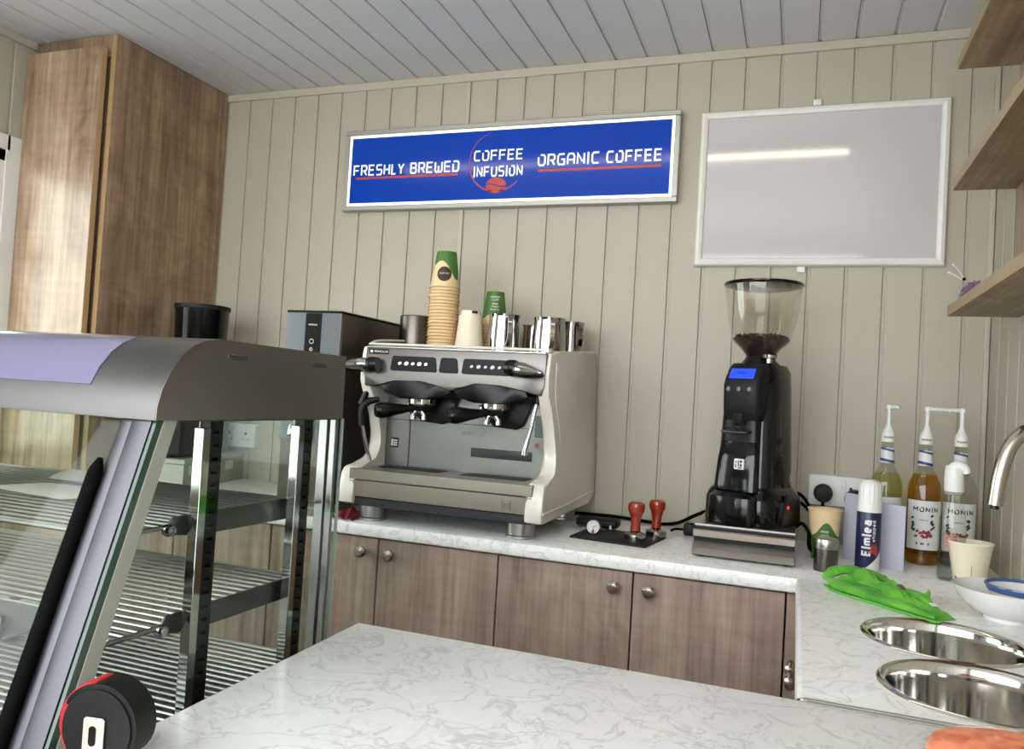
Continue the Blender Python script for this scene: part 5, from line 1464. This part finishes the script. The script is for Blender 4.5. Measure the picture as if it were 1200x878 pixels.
# ------------------------------------------------------------------ tap
t = thing('mixer_tap', 'brushed steel swan-neck tap reaching in from the right edge', 'tap', (-.030, -.72, ZT))
m = MB().tube([(-.030, -.72, ZT), (-.030, -.72, ZT + .012), (-.030, -.72, ZT + .016)], [.026, .026, .017], 28)
part('tap_base', m, NICKEL, t)
pts = [(-.030, -.72, ZT + .01), (-.030, -.72, ZT + .24), (-.034, -.722, ZT + .300), (-.052, -.728, ZT + .344), (-.082, -.74, ZT + .352), (-.108, -.748, ZT + .322), (-.122, -.752, ZT + .272), (-.129, -.754, ZT + .215)]
part('spout', MB().tube(pts, .0135, 20, 6), NICKEL, t)
part('aerator', MB().tube([(-.1290, -.754, ZT + .2149), (-.1295, -.754, ZT + .208)], .0075, 16), BLACK, t)
part('tap_lever', MB().tube([(-.030, -.735, ZT + .06), (-.030, -.765, ZT + .065), (-.030, -.80, ZT + .085)], [.009, .007, .006], 14), NICKEL, t)

# ------------------------------------------------------------------ wall shelves
t = thing('shelf_unit', 'oak-effect open shelf unit with three shelves on the right wall', 'shelf unit', (-.075, -.8, 1.49))
for z in (2.1125, 1.8175, 1.5145):
    s = part('shelf_board', MB().box(-.1495, -.0008, -1.35, -.300, z, z + .0245, .0006), OAKX, t)
    part('shelf_edging', MB().box(-.1503, -.1494, -1.35, -.3005, z + .0003, z + .0242), OAKED, s)
part('wall_panel', MB().box(-.0185, -.0015, -1.35, -.302, 1.5395, 2.32, .0005), OAKT, t)

# purple wrapped thing on the lowest shelf
PUR = plain('purple_foil', (110, 84, 128), .25, .3, noise=.45, scale=90, bump=.5)
t = thing('wrapped_packet', 'crumpled purple wrapped packet with white sticks on the lowest shelf', 'packet', (-.128, -.45, 1.539))
m = MB(); rings = []
for i in range(19):
    u = i / 18; env = math.sin(PI * (.04 + .92 * u)) ** .6
    rings.append([(-.126 + .020 * env * math.cos(a) + .002 * math.sin(9 * a + 8 * u), -.365 - .155 * u + .003 * math.sin(5 * a + 13 * u), 1.5397 + max(0, (.014 + .018 * env * math.sin(a)) * (.6 + .5 * u) * (1 + .18 * math.sin(7 * a + 19 * u)))) for a in [2 * PI * k / 18 for k in range(18)]])
part('wrapping', m.loft(rings), PUR, t)
part('crumpled_end', MB().loft([[(-.128 + .010 * k * math.cos(a), -.352 - .018 * (1 - k), 1.552 + .010 * k * math.sin(a) * (1 + .3 * math.sin(3 * a))) for a in [2 * PI * i / 12 for i in range(12)]] for k in (.3, .8, 1.1)]), plain('pale_foil', (180, 170, 180), .2, .3), t)
for i, (e, z) in enumerate((((-.146, -.325), 1.634), ((-.154, -.325), 1.616 - .0))):
    st_ = part('stick', MB().tube([(-.128, -.372, 1.560 + (.03 if i == 0 else .028)), ((e[0] - .128) / 2, (e[1] - .372) / 2, (z + 1.59) / 2 + (.0 if i else .004)), (e[0], e[1], z)], .0012, 6, 3), plain('clear_stick', (222, 220, 212), .3) if i == 0 else bpy.data.materials['clear_stick'], t)
    part('stick_tip', MB().lathe([(0, -.003), (.0022, -.002), (.0028, 0), (.0022, .002), (0, .003)], (e[0], e[1], z), 10), WHITE, t)
part('dark_bead', MB().lathe([(0, -.004), (.003, -.003), (.0042, 0), (.003, .003), (0, .004)], (-.130, -.375, 1.592), 12), BLACKG, t)
